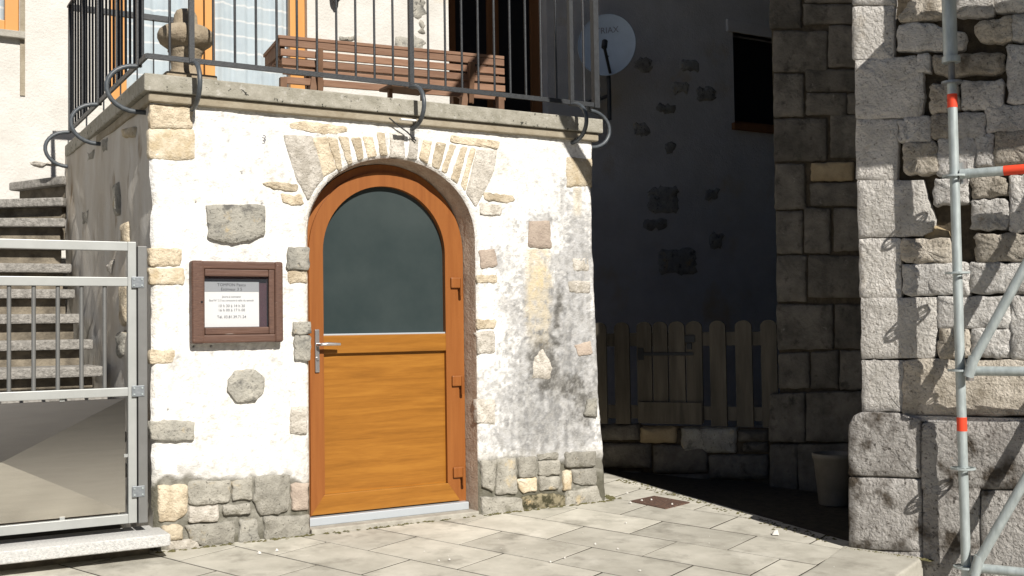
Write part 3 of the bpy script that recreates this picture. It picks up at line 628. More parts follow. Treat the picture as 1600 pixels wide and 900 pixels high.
for poly, m in (([(640, -6), (666, -4), (666, 26), (642, 30)], 'grey'), ([(655, 30), (664, 30), (664, 58), (654, 56)], 'base'), ([(614, 58), (640, 54), (664, 58), (664, 88), (618, 82)], 'grey'), ([(528, 56), (552, 54), (556, 66), (530, 66)], 'grey'), ([(44, 255), (70, 250), (104, 254), (78, 262), (50, 262)], 'pale'), ([(990, 90), (1018, 86), (1020, 115), (992, 112)], 'grey'), ([(1060, 92), (1092, 94), (1096, 112), (1062, 112)], 'grey'), ([(1050, 128), (1078, 126), (1078, 146), (1050, 148)], 'grey'), ([(1086, 134), (1120, 136), (1118, 160), (1088, 160)], 'grey'), ([(1024, 162), (1054, 162), (1056, 178), (1026, 176)], 'base'), ([(990, 192), (1014, 192), (1016, 214), (990, 212)], 'grey'), ([(1040, 218), (1056, 220), (1054, 242), (1040, 240)], 'base'), ([(1012, 292), (1060, 290), (1062, 335), (1010, 332)], 'grey'), ([(1100, 294), (1124, 294), (1124, 312), (1100, 314)], 'grey'), ([(1006, 340), (1044, 340), (1044, 360), (1006, 358)], 'base'), ([(1110, 362), (1132, 362), (1130, 392), (1106, 388)], 'grey'), ([(1030, 390), (1086, 386), (1090, 430), (1028, 430)], 'grey')):
    stone([FF.px(*p) for p in poly], FF, M[m], house, base=0, proud=.010, bulge=.008, spacing=.05, jit=.022, cut=.05, bev=.02)

# ================================================================== balcony railing
rail = empty('balcony_railing', (-.02, 0, 2.5), 'black wrought iron balcony railing with hooked posts along the slab', 'railing')
ZT, ZB = 3.53, 2.62
def hook(x, y, dx, dy, h=.125):
    P = [(x, y, 2.66), (x, y, 2.605)]
    for t in np.linspace(math.pi/2, -math.pi/2, 14):
        P.append((x+dx*(.015+.155*math.cos(t)), y+dy*(.015+.155*math.cos(t)), 2.478+h*math.sin(t)))
    P.append((x-dx*.07, y-dy*.07, 2.353)); return tube('hook', P, .0135, M['ironlit'], rail, 8)
beam('bottom_rail', (-.02, 0, ZB), (2.895, 0, ZB), .014, .028, M['iron'], rail)
beam('bottom_rail', (-.02, 0, ZB), (-.02, 2.5, ZB), .014, .028, M['iron'], rail)
beam('top_rail', (-.02, 0, ZT), (2.895, 0, ZT), .03, .012, M['iron'], rail)
beam('top_rail', (-.02, .02, ZT), (-.02, 2.5, ZT), .03, .012, M['iron'], rail)
beam('back_rail', (-.02, 2.5, ZT), (.82, 2.5, ZT), .04, .04, M['iron'], rail)
px_posts = [.215, 1.53, 2.69]
barm = None
def bar(x, y, r=.0075, name='bar', z0=ZB, z1=ZT):
    global barm
    if r == .0075 and z0 == ZB:
        if barm is None:
            t = tube('bar_tmp', [(0, 0, ZB), (0, 0, ZT)], .0075, M['iron'], None, 8); barm = t.data; bpy.data.objects.remove(t); barm.name = 'bar'
        o = bpy.data.objects.new(name, barm); COL.objects.link(o); o.parent = rail; o.location = np.array((x, y, 0))-WLOC[rail.name]
        return o
    return tube(name, [(x, y, z0), (x, y, z1)], r, M['iron'], rail, 8)
for x in (.1,): bar(x, 0)
for a, b, n in ((.215, 1.53, 11), (1.53, 2.69, 10), (2.69, 2.895, 2)):
    for i in range(1, n): bar(a+(b-a)*i/n, 0)
for x in px_posts: beam('post', (x, 0, ZB-.02), (x, 0, ZT+.1), .028, .028, M['iron'], rail, (0, 1, 0)); hook(x, 0, 0, -1)
beam('corner_post', (2.888, .004, ZB-.02), (2.888, .004, ZT+.1), .04, .04, M['iron'], rail, (0, 1, 0))
hook(2.895, .10, 1, 0)
for y in (.19, 1.34, 2.44): beam('post', (-.02, y, ZB-.02), (-.02, y, ZT), .028, .028, M['iron'], rail, (0, 1, 0)); hook(-.02, y, -1, 0)
for y in (.76, 1.9): beam('post', (-.02, y, ZB), (-.02, y, ZT), .022, .022, M['iron'], rail, (0, 1, 0))
for a, b, n in ((0, .19, 2), (.19, .76, 5), (.76, 1.34, 5), (1.34, 1.9, 5), (1.9, 2.44, 5)):
    for i in range(1, n): bar(-.02, a+(b-a)*i/n)
for i in range(1, 7): bar(-.02+.12*i, 2.5, .006, 'bar', 2.52)
# white plate and wires hanging by the middle hook
box('bracket_plate', (1.40, -.13, 2.375), (1.50, -.10, 2.385), M['white'], rail, .004)
cb = tube('cable', [onY(608, 184, -.03), onY(622, 196, -.03), onY(636, 206, -.03), onY(650, 220, -.02)], .004, M['iron'], None, 6)
tag(cb, 'thin dark cable drooping below the middle railing hook', 'cable')

# ================================================================== things on the balcony
fin = empty('stone_finial', (.235, .20, zt), 'weathered sandstone ball finial on the balcony corner behind the railing', 'finial')
c = (.235, .20, zt)
box('base', (c[0]-.14, c[1]-.14, zt), (c[0]+.14, c[1]+.14, zt+.05), M['urn'], fin, .012)
lathe('body', (c[0], c[1], zt+.05), [(.105, 0), (.10, .01), (.085, .025), (.078, .05), (.083, .11), (.09, .135), (.098, .145), (.094, .155), (.105, .165), (.14, .19), (.152, .215), (.152, .24), (.143, .262), (.12, .28), (.075, .293), (.066, .30), (.062, .35), (.05, .375), (.03, .385)], M['urn'], fin)
# bench seen from behind
bz = 3.36
A_, B_ = onZ(437, 58, bz), onZ(788, 91, bz); bdir = (B_-A_); blen = np.linalg.norm(bdir); bdir /= blen; bn = np.array([bdir[1], -bdir[0], 0]); 
bench = empty('garden_bench', (A_[0], A_[1], zt), 'brown slatted wooden garden bench seen from behind on the balcony', 'bench')
def bp(a, d, z): return A_*np.array([1, 1, 0]) + bdir*a - bn*d + np.array([0, 0, z])
for i in range(5):
    z1 = bz - .012 - i*.0665; d = .002+.018*i; h = .053; t = .024
    P = [bp(.012*i, d, z1-h), bp(blen+.01*i, d, z1-h), bp(blen+.01*i, d+t, z1-h), bp(.012*i, d+t, z1-h)]
    hexa('back_slat', P+[p+np.array([0, 0, h])-(-bn)*.012*0 for p in P], M['bench'], bench, .004)
hexa('top_board', [bp(-.01, .0, bz-.008), bp(blen, .0, bz-.008), bp(blen, .05, bz-.008), bp(-.01, .05, bz-.008), bp(-.01, .0, bz+.018), bp(blen, .0, bz+.018), bp(blen, .05, bz+.018), bp(-.01, .05, bz+.018)], M['bench'], bench, .004)
for a in (.30, blen-.30):
    beam('strut', bp(a, -.02, bz-.06), bp(a+.02, .07, bz-.37), .06, .04, M['benchd'], bench, bdir)
    beam('arm_support', bp(a+.02, .05, bz-.34), bp(a+.05, .50, bz-.17), .05, .09, M['benchd'], bench)
    beam('leg', bp(a-.1, .06, zt), bp(a, .10, bz-.14), .07, .05, M['benchd'], bench, bdir)
    beam('leg', bp(a+.1, .50, zt), bp(a+.02, .45, bz-.14), .07, .05, M['benchd'], bench, bdir)
for i in range(5):
    d = .12+.09*i; hexa('seat_slat', [bp(.02, d, bz-.14), bp(blen, d, bz-.14), bp(blen, d+.075, bz-.14), bp(.02, d+.075, bz-.14), bp(.02, d, bz-.12), bp(blen, d, bz-.12), bp(blen, d+.075, bz-.12), bp(.02, d+.075, bz-.12)], M['bench'], bench, .004)
for a in (0, blen-.06):
    hexa('arm_rest', [bp(a, .05, bz-.012), bp(a+.06, .05, bz-.012), bp(a+.06, .62, bz-.012), bp(a, .62, bz-.012), bp(a, .05, bz+.016), bp(a+.06, .05, bz+.016), bp(a+.06, .62, bz+.016), bp(a, .62, bz+.016)], M['bench'], bench, .004)
    hexa('side_board', [bp(a+.01, .05, bz-.12), bp(a+.05, .05, bz-.12), bp(a+.05, .6, bz-.09), bp(a+.01, .6, bz-.09), bp(a+.01, .05, bz-.013), bp(a+.05, .05, bz-.013), bp(a+.05, .6, bz-.013), bp(a+.01, .6, bz-.013)], M['benchd'], bench)
    beam('leg', bp(a+.03, .05, zt), bp(a+.03, .03, bz-.3), .06, .05, M['benchd'], bench, bdir)
# footstool by the rail
fs = empty('footstool', (1.55, .35, zt), 'low brown footstool on the balcony under the bench', 'stool')
p0, p1 = onY(598, 139, .5), onY(660, 145, .5)
box('stool_top', (p0[0], .36, p0[2]-.008), (p1[0], .56, p0[2]+.012), M['benchd'], fs, .004)
for x in (p0[0]+.03, p1[0]-.02): box('leg', (x-.012, .44, zt), (x+.012, .47, p0[2]-.0085), M['benchd'], fs)
# lantern on the facade
lp = onY(526, 2, 3.43); lan = empty('wall_lantern', (lp[0], 3.5, lp[2]), 'small black wall lantern hanging beside the French window', 'lantern')
lathe('finial', (lp[0], 3.43, lp[2]-.03), [(.004, 0), (.012, .012), (.022, .03), (.035, .045), (.04, .06)], M['iron'], lan, 10)
lathe('lamp_body', (lp[0], 3.43, lp[2]+.03), [(.04, 0), (.058, .16), (.062, .17), (.015, .24)], M['iron'], lan, 6)
tube('arm', [(lp[0], 3.5, lp[2]+.2), (lp[0], 3.46, lp[2]+.30), (lp[0], 3.43, lp[2]+.27)], .01, M['iron'], lan, 8)
# satellite dish
dc_ = onY(948, 70, 3.05); dish = empty('satellite_dish', (dc_[0], 3.5, dc_[2]), 'round grey satellite dish on the shaded facade', 'satellite dish')
dn_ = CAM-dc_; dn_[2] *= .3; dn_ = dn_/np.linalg.norm(dn_) + np.array([-.25, 0, 0.1]); dn_ /= np.linalg.norm(dn_)
ds_ = np.cross((0, 0, 1), dn_); ds_ /= np.linalg.norm(ds_); dt_ = np.cross(dn_, ds_); DRAD = .295
V = [dc_-dn_*.05]; F = []
for i in range(1, 7):
    r = i/6
    for k in range(40):
        a = 2*math.pi*k/40; V.append(dc_+(ds_*math.cos(a)+dt_*math.sin(a)*1.06)*DRAD*r+dn_*(.05*r*r-.05))
for k in range(40): F.append((0, 1+k, 1+(k+1) % 40))
for i in range(5):
    for k in range(40): F.append((1+i*40+k, 1+(i+1)*40+k, 1+(i+1)*40+(k+1) % 40, 1+i*40+(k+1) % 40))
mk('reflector', V, F, M['dish'], dish, smooth=True)
tube('rim', [dc_+(ds_*math.cos(a)+dt_*math.sin(a)*1.06)*DRAD for a in np.linspace(0, 2*math.pi, 41)], .006, M['dish'], dish, 6, cap=False)
fa = dc_-dt_*DRAD*.98+ds_*.03; fb = dc_-dt_*.09+ds_*.03+dn_*.33
tube('feed_arm', [fa, fb], .016, M['iron'], dish, 8)
tube('receiver', [fb-dn_*.02+dt_*-.02, fb-dn_*.06+dt_*.05], .03, M['iron'], dish, 10)
tube('mast', [dc_-dn_*.06-dt_*.1, dc_-dn_*.10-dt_*.5, dc_-dn_*.10-dt_*.75], .022, M['iron'], dish, 8)
tube('wall_bracket', [dc_-dn_*.10-dt_*.5, (dc_[0]-dn_[0]*.1, 3.5, dc_[2]-.5)], .02, M['iron'], dish, 8)
cu = bpy.data.curves.new('logo', 'FONT'); cu.body = 'TRIAX'; cu.size = .085; cu.align_x = 'CENTER'
t_ = bpy.data.objects.new('tmp', cu); COL.objects.link(t_); bpy.context.view_layer.update()
me = bpy.data.meshes.new_from_object(t_.evaluated_get(bpy.context.evaluated_depsgraph_get())); bpy.data.objects.remove(t_)
def dsurf(x, y): r2 = (x*x+(y/1.06)**2)/DRAD**2; return dc_+ds_*x+dt_*y+dn_*(.05*r2-.047)
mk('logo', [dsurf(v.co.x+.0, v.co.y+.13) for v in me.vertices], [tuple(p.vertices) for p in me.polygons], M['inkgrey'], dish)

# ================================================================== stairs, gate, threshold stone
stairs = empty('stone_staircase', (-.7, .2, 0), 'grey granite staircase climbing behind the metal gate', 'staircase')
st = [(.62, .25, 0), (.79, .58, 0), (.957, .91, 0), (1.115, 1.24, 0), (1.28, 1.58, 0), (1.45, 1.90, 0), (1.63, 2.04, 4), (1.80, 2.19, 10), (1.97, 2.32, 20), (2.13, 2.42, 38), (2.29, 2.46, 62)]
st = [(.12, -.0, 0), (.28, .0, 0), (.45, .1, 0)][2:] + st
for i, (z, y, ang) in enumerate(st):
    a = math.radians(ang); xr = -.075
    def sp(l, d, zz): return np.array([xr-l*math.cos(a)-d*math.sin(a)*-1*0, y+l*math.sin(a)+d*math.cos(a), zz]) + np.array([d*math.sin(a), 0, 0])
    L = 1.45 if ang < 30 else (.75 if ang < 50 else .62)
    tw = .40 if ang < 5 else .5
    P = [sp(0, 0, z-.062), sp(L, 0, z-.062), sp(L, tw, z-.062), sp(0, tw, z-.062)]
    if ang >= 10: P = [sp(0, 0, z-.062), sp(L, 0, z-.062), sp(L, .42, z-.062), sp(.02, .12, z-.062)]
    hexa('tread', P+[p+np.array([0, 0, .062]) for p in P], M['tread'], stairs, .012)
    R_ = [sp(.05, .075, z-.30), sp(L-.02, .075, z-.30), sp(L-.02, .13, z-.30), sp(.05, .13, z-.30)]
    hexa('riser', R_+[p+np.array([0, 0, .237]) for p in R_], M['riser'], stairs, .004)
box('stair_core', (-1.5, 2.9, -.1), (-.9, 3.4, 1.9), M['riser'], stairs)
# gate
GY = -.05
gate = empty('metal_gate', (-.09, GY, .17), 'grey steel gate with vertical bars above a pyramid embossed panel', 'gate')
gx1 = -.092; gx0 = -1.43; fwid = .042
def gbar(name, x0, x1, z0, z1, mat, d=.04): return box(name, (x0, GY-d/2, z0), (x1, GY+d/2, z1), mat, gate, .003)
gbar('stile', gx1-fwid, gx1, .175, 1.622, M['alu']); gbar('stile', gx0, gx0+fwid, .175, 1.622, M['alu'])
gbar('top_rail', gx0+fwid, gx1-fwid, 1.575, 1.6215, M['alu'], .039)
gbar('middle_rail', gx0+fwid, gx1-fwid, 1.392, 1.438, M['alu'], .039)
gbar('lower_rail', gx0+fwid, gx1-fwid, .826, .870, M['alu'], .039)
gbar('bottom_rail', gx0+fwid, gx1-fwid, .1755, .222, M['alu'], .039)
for i in range(11):
    x = gx1-fwid-.112-.112*i
    if x > gx0+.06: tube('bar', [(x, GY, .8705), (x, GY, 1.3915)], .0105, M['gatepost'], gate, 10)
pa, pb, pz0, pz1 = gx0+fwid+.012, gx1-fwid-.012, .232, .814
T = (.5*(pa+pb)+.03, GY-.038, .5*(pz0+pz1)+.01); cs = [(pa, GY, pz0), (pb, GY, pz0), (pb, GY, pz1), (pa, GY, pz1)]
for k in range(4):
    a, b = cs[k], cs[(k+1) % 4]; off = np.array([0, .006, 0])
    V = [a, b, T]+[np.array(v)+off for v in (a, b, T)]
    recalc(mk('panel_face', V, [(0, 1, 2), (5, 4, 3), (0, 3, 4, 1), (1, 4, 5, 2), (2, 5, 3, 0)], M['panel'], gate))
for z in (.80, .25):
    for x in (-1.0, -.45): pass
for x, z in ((gx1-fwid-.006, .52), (-.45, .228), (-.45, .82)): box('panel_tab', (x-.012, GY-.006, z-.008), (x+.012, GY+.006, z+.008), M['alu'], gate)
box('gate_post', (-.086, GY-.03, .172), (-.040, GY+.03, 1.60), M['gatepost'], gate, .003)
for z in (1.412, .850, .335):
    h = box('hinge', (-.118, GY-.034, z-.028), (-.056, GY-.0265, z+.028), M['hinge'], gate, .002)
    for dx in (-.02, .02):
        for dz in (-.016, .016): tube('screw', [(-.087+dx, GY-.0335, z+dz), (-.087+dx, GY-.038, z+dz)], .005, M['galv'], h, 6)
o = box('threshold_stone', (-1.75, -.21, .062), (.045, .12, .125), M['granite'], None, .012, 3); tag(o, 'thick pale granite threshold stone under the metal gate', 'stone step')
box('base', (-1.6, -.02, -.2), (-.02, .3, .0615), M['riser'], o)

# ================================================================== notice board
nb_ = empty('notice_board', (.45, 0, 1.3), 'brown wooden notice box with glazed front and white notice', 'notice board')
x0, x1, z0, z1 = .196, .70, 1.087, 1.533
box('backing', (x0+.02, -.01, z0+.02), (x1-.02, .03, z1-.02), M['backboard'], nb_)
box('side', (x0, -.062, z0), (x0+.07, .01, z1), M['wood'], nb_, .016, 3)
box('side', (x1-.048, -.062, z0), (x1, .01, z1), M['wood'], nb_, .016, 3)
box('head', (x0+.045, -.060, z1-.044), (x1-.045, .01, z1-.002), M['woodh'], nb_, .008)
box('foot', (x0+.045, -.060, z0+.002), (x1-.045, .01, z0+.046), M['woodh'], nb_, .008)
box('door_stile', (x1-.080, -.056, z0+.047), (x1-.049, -.03, z1-.045), M['wood'], nb_, .005)
box('door_rail', (x0+.071, -.056, z1-.084), (x1-.081, -.03, z1-.0455), M['woodh'], nb_, .006)
box('door_rail', (x0+.071, -.056, z0+.0475), (x1-.081, -.03, z0+.086), M['woodh'], nb_, .006)
gx = x0+.0705
pap = box('paper', (gx+.002, -.0165, z0+.088), (x1-.125, -.0145, z1-.125), M['paper'], nb_); WLOC[pap.name] = np.zeros(3)
hdr = box('paper_heading', (gx+.002, -.018, z1-.166), (x1-.125, -.0166, z1-.112), M['papergrey'], nb_)
cxp = (gx+.002+x1-.125)/2
for s, z, sz, m in (('TOMPON Pascu', z1-.136, .023, 'ink'), ('Estimeur 3 5', z1-.160, .023, 'ink'), ('Jours à convenir', z1-.198, .016, 'inkgrey'), ('Sauf N° 2 3 au concours à salle du samedi', z1-.218, .0145, 'inkgrey'), ('10 h 30 à 14 h 30', z1-.250, .021, 'inkgrey'), ('16 h 00 à 17 h 00', z1-.273, .021, 'inkgrey'), ('Tél. 03.81.39.71.24', z1-.310, .021, 'inkgrey')):
    text_mesh('print', s, cxp, -.0186, z, sz, M[m], nb_)
mk('glass', [(gx, -.036, z0+.086), (x1-.081, -.036, z0+.086), (x1-.081, -.036, z1-.084), (gx, -.036, z1-.084)], [(0, 1, 2, 3)], M['pane'], nb_)
tube('keyhole', [(x0+.052, -.0625, 1.31), (x0+.052, -.064, 1.31)], .006, M['black'], nb_, 8)

# ================================================================== church
church = empty('church', (3.4, -1.7, -.1), 'grey limestone church buttress and side wall of coursed blocks', 'church')
# cores behind the stones
def core(fr, s0, s1, z0, z1, off0, off1, mat, name):
    P = [fr.p(s0, z0, off0), fr.p(s1, z0, off0), fr.p(s1, z0, off1), fr.p(s0, z0, off1)]
    Q = [p+np.array([0, 0, z1-z0]) for p in P]; return hexa(name, P+Q, mat, church)
core(CF, -.19, 1.9, -.4, 17, -.05, -3.5, M['mortar'], 'wall_core')
core(CF, 1.9, 16, -.4, 17, -.6, -9, M['churchd'], 'sky_block_nave')  # unseen nave, added to keep sky light out of the alley
P = [CF.p(-.9, 17, .3), CF.p(16, 17, .3), CF.p(16, 21, -4.5), CF.p(-.9, 21, -4.5), CF.p(16, 17, -9.4), CF.p(-.9, 17, -9.4)]
mk('roof', P, [(0, 1, 2, 3), (3, 2, 4, 5), (0, 5, 4, 1), (0, 3, 5), (1, 4, 2)], M['winwood2'], church)
core(CD, CD.px(1210, 300)[0], 3.5, -.4, 17, -.02, -7.0, M['mortar'], 'wall_core')
def cs_(L, fr, mat, base=0, **k):
    for q in L:
        if len(q) == 4 and not hasattr(q[0], '__len__'):
            a, b, c_, d = q; j = lambda: RNG.uniform(-1.3, 1.3)
            q = [(a+j(), b+j()), (c_+j(), b+j()), (c_+j(), d+j()), (a+j(), d+j())]
        stone([fr.px(*p, base) for p in q], fr, M[mat], church, base=base, back=.09, **{'grow': .005, **k})
Q = [(1333, -60, 1397, 6), (1333, 10, 1396, 92), [(1337, 95), (1395, 92), (1430, 88), (1440, 112), (1444, 150), (1438, 182), (1338, 185)], (1339, 188, 1402, 280), [(1341, 283), (1441, 282), (1449, 312), (1460, 340), (1456, 360), (1440, 368), (1342, 371)], (1343, 374, 1406, 463), [(1346, 466), (1463, 466), (1464, 512), (1460, 558), (1347, 560)], (1348, 563, 1411, 642)]
cs_(Q, CF, 'quoin', proud=.006, bev=.004, bulge=.001, rough=.004, jit=.0035, cut=.005)
# reveal side of the corner stones is the stone itself: deep blocks so the corner closes
R1 = [[(1405, 25), (1430, -4), (1472, -4), (1472, 28), (1410, 34)], [(1405, 42), (1440, 36), (1508, 50), (1506, 76), (1404, 78)], (1495, -10, 1553, 24), [(1521, 45), (1535, 34), (1581, 28), (1579, 60), (1560, 66), (1535, 64)], (1585, 24, 1612, 62), (1556, -14, 1612, 16), [(1460, 88), (1566, 84), (1568, 112), (1475, 117), (1462, 108)], (1577, 72, 1612, 160), (1434, 88, 1453, 112), (1456, 133, 1496, 176), (1505, 128, 1565, 170), (1417, 184, 1453, 221), (1456, 180, 1482, 215), (1484, 178, 1538, 214), (1544, 168, 1612, 204), (1412, 224, 1464, 270), (1467, 218, 1523, 272), (1527, 212, 1552, 258), (1555, 207, 1612, 256), (1406, 190, 1414, 222), (1462, 281, 1511, 318), [(1518, 278), (1566, 277), (1575, 290), (1572, 305), (1520, 309)], (1520, 315, 1573, 357), (1580, 275, 1612, 361), (1410, 374, 1486, 410), (1412, 415, 1489, 460), (1494, 412, 1513, 460), (1526, 368, 1612, 407), (1517, 412, 1612, 457), (1466, 467, 1578, 509), (1469, 514, 1515, 559), (1519, 516, 1577, 558), (1582, 464, 1612, 560), (1414, 564, 1612, 647), (1514, -10, 1516, 20), (1513, 128, 1515, 160)]
R1 = [q for q in R1 if hasattr(q[0], '__len__') or q[2]-q[0] > 5]
M['churchw'] = material('church_warm_stone', (.56, .51, .44), (.38, .34, .28), nscale=9, bump=2.4, bscale=55, bump2=1.6, b2scale=22, rnd=.2, rough=.95, spec=.15, spots=[((.20, .17, .13), 7, .56, .74, 17), ((.15, .13, .11), 60, .58, .70, 41)])
cs_(R1[::3], CF, 'churchw', proud=.016, bev=.012, bulge=.007, rough=.010, jit=.008, cut=.016, grow=.008)
R1 = [q for i, q in enumerate(R1) if i % 3]
cs_(R1, CF, 'church', proud=.012, bev=.009, bulge=.006, rough=.008, jit=.007, cut=.012, grow=.010)
cs_([[(1440, 357), (1460, 352), (1478, 360), (1485, 376), (1445, 374)]], CF, 'churcho', proud=-.02, bulge=0)
# ledge and plinth
P0 = CF.px(1440, 655, .05)
core(CF, -.17, 3.5, .615, .645, .03, -.1, M['church'], 'ledge')
PL = [[(1327, 668), (1334, 652), (1346, 645), (1400, 648), (1437, 656), (1437, 745), (1327, 742)], (1441, 661, 1612, 762), [(1327, 747), (1438, 750), (1440, 862), (1327, 856)], (1443, 756, 1530, 930), (1533, 768, 1612, 930), (1330, 862, 1440, 930)]
cs_(PL, CF, 'plinth', base=.05, proud=.008, bev=.010, bulge=.002, rough=.004, jit=.0025)
core(CF, -.255, 3.5, -.45, .60, .03, -.3, M['mortarl'], 'plinth_core')
# return face of the buttress and its upper courses (out of the photograph, seen from the side)
CS = Frame(tuple((CF.p(-.205, 0, 0))[:2]), 27)              # runs back from the corner
CS.n = -CF.u
z = -.2
k = 0
while z < 3.6:
    h = .3 if z > .6 else .4
    s = .03 + (.0 if k % 2 else -.0); w_ = .45 if k % 2 else .28
    while s < 1.45:
        s1 = min(s+w_, 1.47)
        if s1-s > .06: stone([(s+.004, z+.004), (s1-.006, z+.004), (s1-.006, z+h-.006), (s+.004, z+h-.006)], CS, M['churchd'], church, proud=-.002, back=.05, spacing=.12)
        s = s1; w_ = RNG.uniform(.3, .5)
    z += h; k += 1
DW = [(1204, -40, 1251, 44), (1256, 8, 1345, 36), (1256, -40, 1345, 2), (1208, 49, 1291, 111), (1295, 41, 1347, 104), (1209, 116, 1254, 182), (1259, 110, 1347, 141), (1260, 146, 1322, 178), (1325, 146, 1349, 176), (1210, 186, 1292, 251), (1297, 180, 1350, 246), (1212, 257, 1257, 325), (1267, 286, 1350, 321), (1213, 331, 1253, 395), (1256, 326, 1297, 395), (1303, 326, 1352, 391), (1214, 401, 1258, 470), (1264, 401, 1352, 464), (1215, 477, 1300, 545), (1305, 475, 1355, 543), (1217, 552, 1263, 606), (1269, 550, 1308, 607), (1312, 549, 1356, 608)]
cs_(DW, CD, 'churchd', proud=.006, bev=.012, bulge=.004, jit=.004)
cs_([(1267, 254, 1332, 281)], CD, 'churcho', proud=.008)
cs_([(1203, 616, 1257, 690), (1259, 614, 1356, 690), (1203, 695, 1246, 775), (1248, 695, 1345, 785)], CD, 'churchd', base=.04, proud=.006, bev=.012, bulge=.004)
# unseen bent pipe, added to cast the curved shadow on the front wall
tube('shadow_pipe', [(3.7, -1.3, 6.2), (3.0, -1.62, 6.1), (2.62, -1.7, 5.7), (2.46, -1.7, 4.8), (2.49, -1.7, 4.0), (2.56, -1.7, 3.78), (2.66, -1.7, 3.62), (2.76, -1.7, 3.48), (2.85, -1.7, 3.32), (2.90, -1.7, 3.14)], .05, M['galv'], church, 10)

# ================================================================== scaffolding
scf = empty('scaffolding', tuple(CF.p(.33, -.35, .168)), 'galvanised tube scaffolding with red bands against the church', 'scaffold')
PO, PS = .168, .330
def sp_(s, z, off=PO): return CF.p(s, z, off)
tube('standard', [sp_(PS, -.34), sp_(PS, 2.375)], .0242, M['galv'], scf, 16)
tube('spindle', [sp_(PS, 2.37), sp_(PS, 2.56)], .017, M['gatepost'], scf, 12)
tube('upper_tube', [sp_(PS-.002, 2.50), sp_(PS-.004, 4.6)], .036, M['galv'], scf, 16)
tube('jack_flange', [sp_(PS, 2.375), sp_(PS, 2.387)], .052, M['hinge'], scf, 16)
tube('jack_collar', [sp_(PS, 2.485), sp_(PS, 2.515)], .046, M['galv'], scf, 16)
RZ = [1.895, 1.395, .895, .395, -.105]
for z in RZ:
    V = []; F = []; ns = 32; rr = (.024, .033, .054, .061)
    for zz in (z-.005, z+.005):
        for r in rr:
            for k in range(ns):
                a = 2*math.pi*k/ns; V.append(sp_(PS, zz)+np.array([math.cos(a)*r, math.sin(a)*r, 0]))
    def vi(l, r, k): return (l*4+r)*ns+k % ns
    for k in range(ns):
        for r in range(3):
            if r == 1 and k % 4 in (1, 2, 3): continue       # eight open slots
            F += [(vi(0, r, k), vi(0, r, k+1), vi(0, r+1, k+1), vi(0, r+1, k)), (vi(1, r, k), vi(1, r+1, k), vi(1, r+1, k+1), vi(1, r, k+1))]
        F.append((vi(0, 3, k), vi(0, 3, k+1), vi(1, 3, k+1), vi(1, 3, k)))
    mk('rosette', V, F, M['galv'], scf)
for z in (2.285, .62): tube('red_band', [sp_(PS, z-.035), sp_(PS, z+.035)], .0252, M['red'], scf, 16)
for z in (1.902, .892, -.105):
    t = tube('ledger', [sp_(PS+.06, z), sp_(2.6, z)], .0242, M['galv'], scf, 16)
    tube('ledger_head', [sp_(PS+.028, z), sp_(PS+.075, z)], .0275, M['galv'], scf, 12)
    box('wedge', tuple(sp_(PS+.045, z-.05)-np.array([.006, .02, 0])), tuple(sp_(PS+.045, z+.06)+np.array([.006, .02, 0])), M['handle'], scf)
tube('red_band', [sp_(PS+.235, 1.902), sp_(PS+.36, 1.902)], .0252, M['red'], scf, 16)
for z in (.895, -.105):
    tube('brace', [sp_(PS+.055, z+.02, PO+.045), sp_(PS+.055+1.07, z+2.0, PO+.045)], .0242, M['galv'], scf, 16)
    tube('brace_head', [sp_(PS+.045, z-.03, PO+.045), sp_(PS+.075, z+.07, PO+.045)], .0262, M['galv'], scf, 12)
tube('standard', [sp_(2.6, -.34), sp_(2.6, 5)], .0242, M['galv'], scf, 16)
tube('outer_standard', [sp_(2.6, -.34, .95), sp_(2.6, 5, .95)], .0242, M['galv'], scf, 12)
P = [CF.p(.44, 3.06, .21), CF.p(2.6, 3.06, .21), CF.p(2.6, 3.06, .665), CF.p(.44, 3.06, .665)]
hexa('deck', P+[p+np.array([0, 0, .055]) for p in P], M['galv'], scf)

# ================================================================== alley: low wall, picket fence, flower pot
AF = Frame((3.569, .994), math.degrees(math.atan2(-.05-.994, 4.296-3.569)))
def span(px_): return AF.px(px_, 700)[0]
sl, sr = -1.3, AF.px(1215, 700)[0]
lw = empty('low_stone_wall', tuple(AF.p(.5, 0)), 'low stone wall in the dark alley under the picket fence', 'wall')
P = [AF.p(sl, -.2, -.03), AF.p(sr+.1, -.2, -.03), AF.p(sr+.1, -.2, -.35), AF.p(sl, -.2, -.35)]
zt_w = AF.px(1060, 668)[1]
hexa('wall_core', P+[p+np.array([0, 0, zt_w+.18]) for p in P], M['mortar'], lw)
LW = [(905, 664, 998, 688), (1000, 668, 1056, 692), (1064, 668, 1150, 708), (1153, 672, 1202, 690), (905, 692, 1016, 732), (1020, 695, 1104, 738), (1107, 711, 1200, 748), (1160, 692, 1200, 708), (905, 735, 1000, 752), (1004, 741, 1110, 758)]
for i, (a, b, c_, d) in enumerate(LW):
    stone([AF.px(*p) for p in ((a, b), (c_, b+RNG.uniform(-2, 2)), (c_, d), (a, d+RNG.uniform(-2, 2)))], AF, M['churcho' if i == 1 else ('grey' if i == 2 else 'churchd')], lw, proud=.01, bev=.02, bulge=.015, back=.08)
fence = empty('picket_fence', tuple(AF.p(.5, zt_w)), 'weathered wooden picket fence with round topped boards in the alley', 'fence')
z_t = AF.px(1060, 502)[1]; z_b = AF.px(1060, 664)[1]
pick = [(927, 948), (961, 984), (996, 1019), (1021, 1044), (1046, 1071), (1073, 1098), (1110, 1135), (1150, 1176), (1190, 1215)]
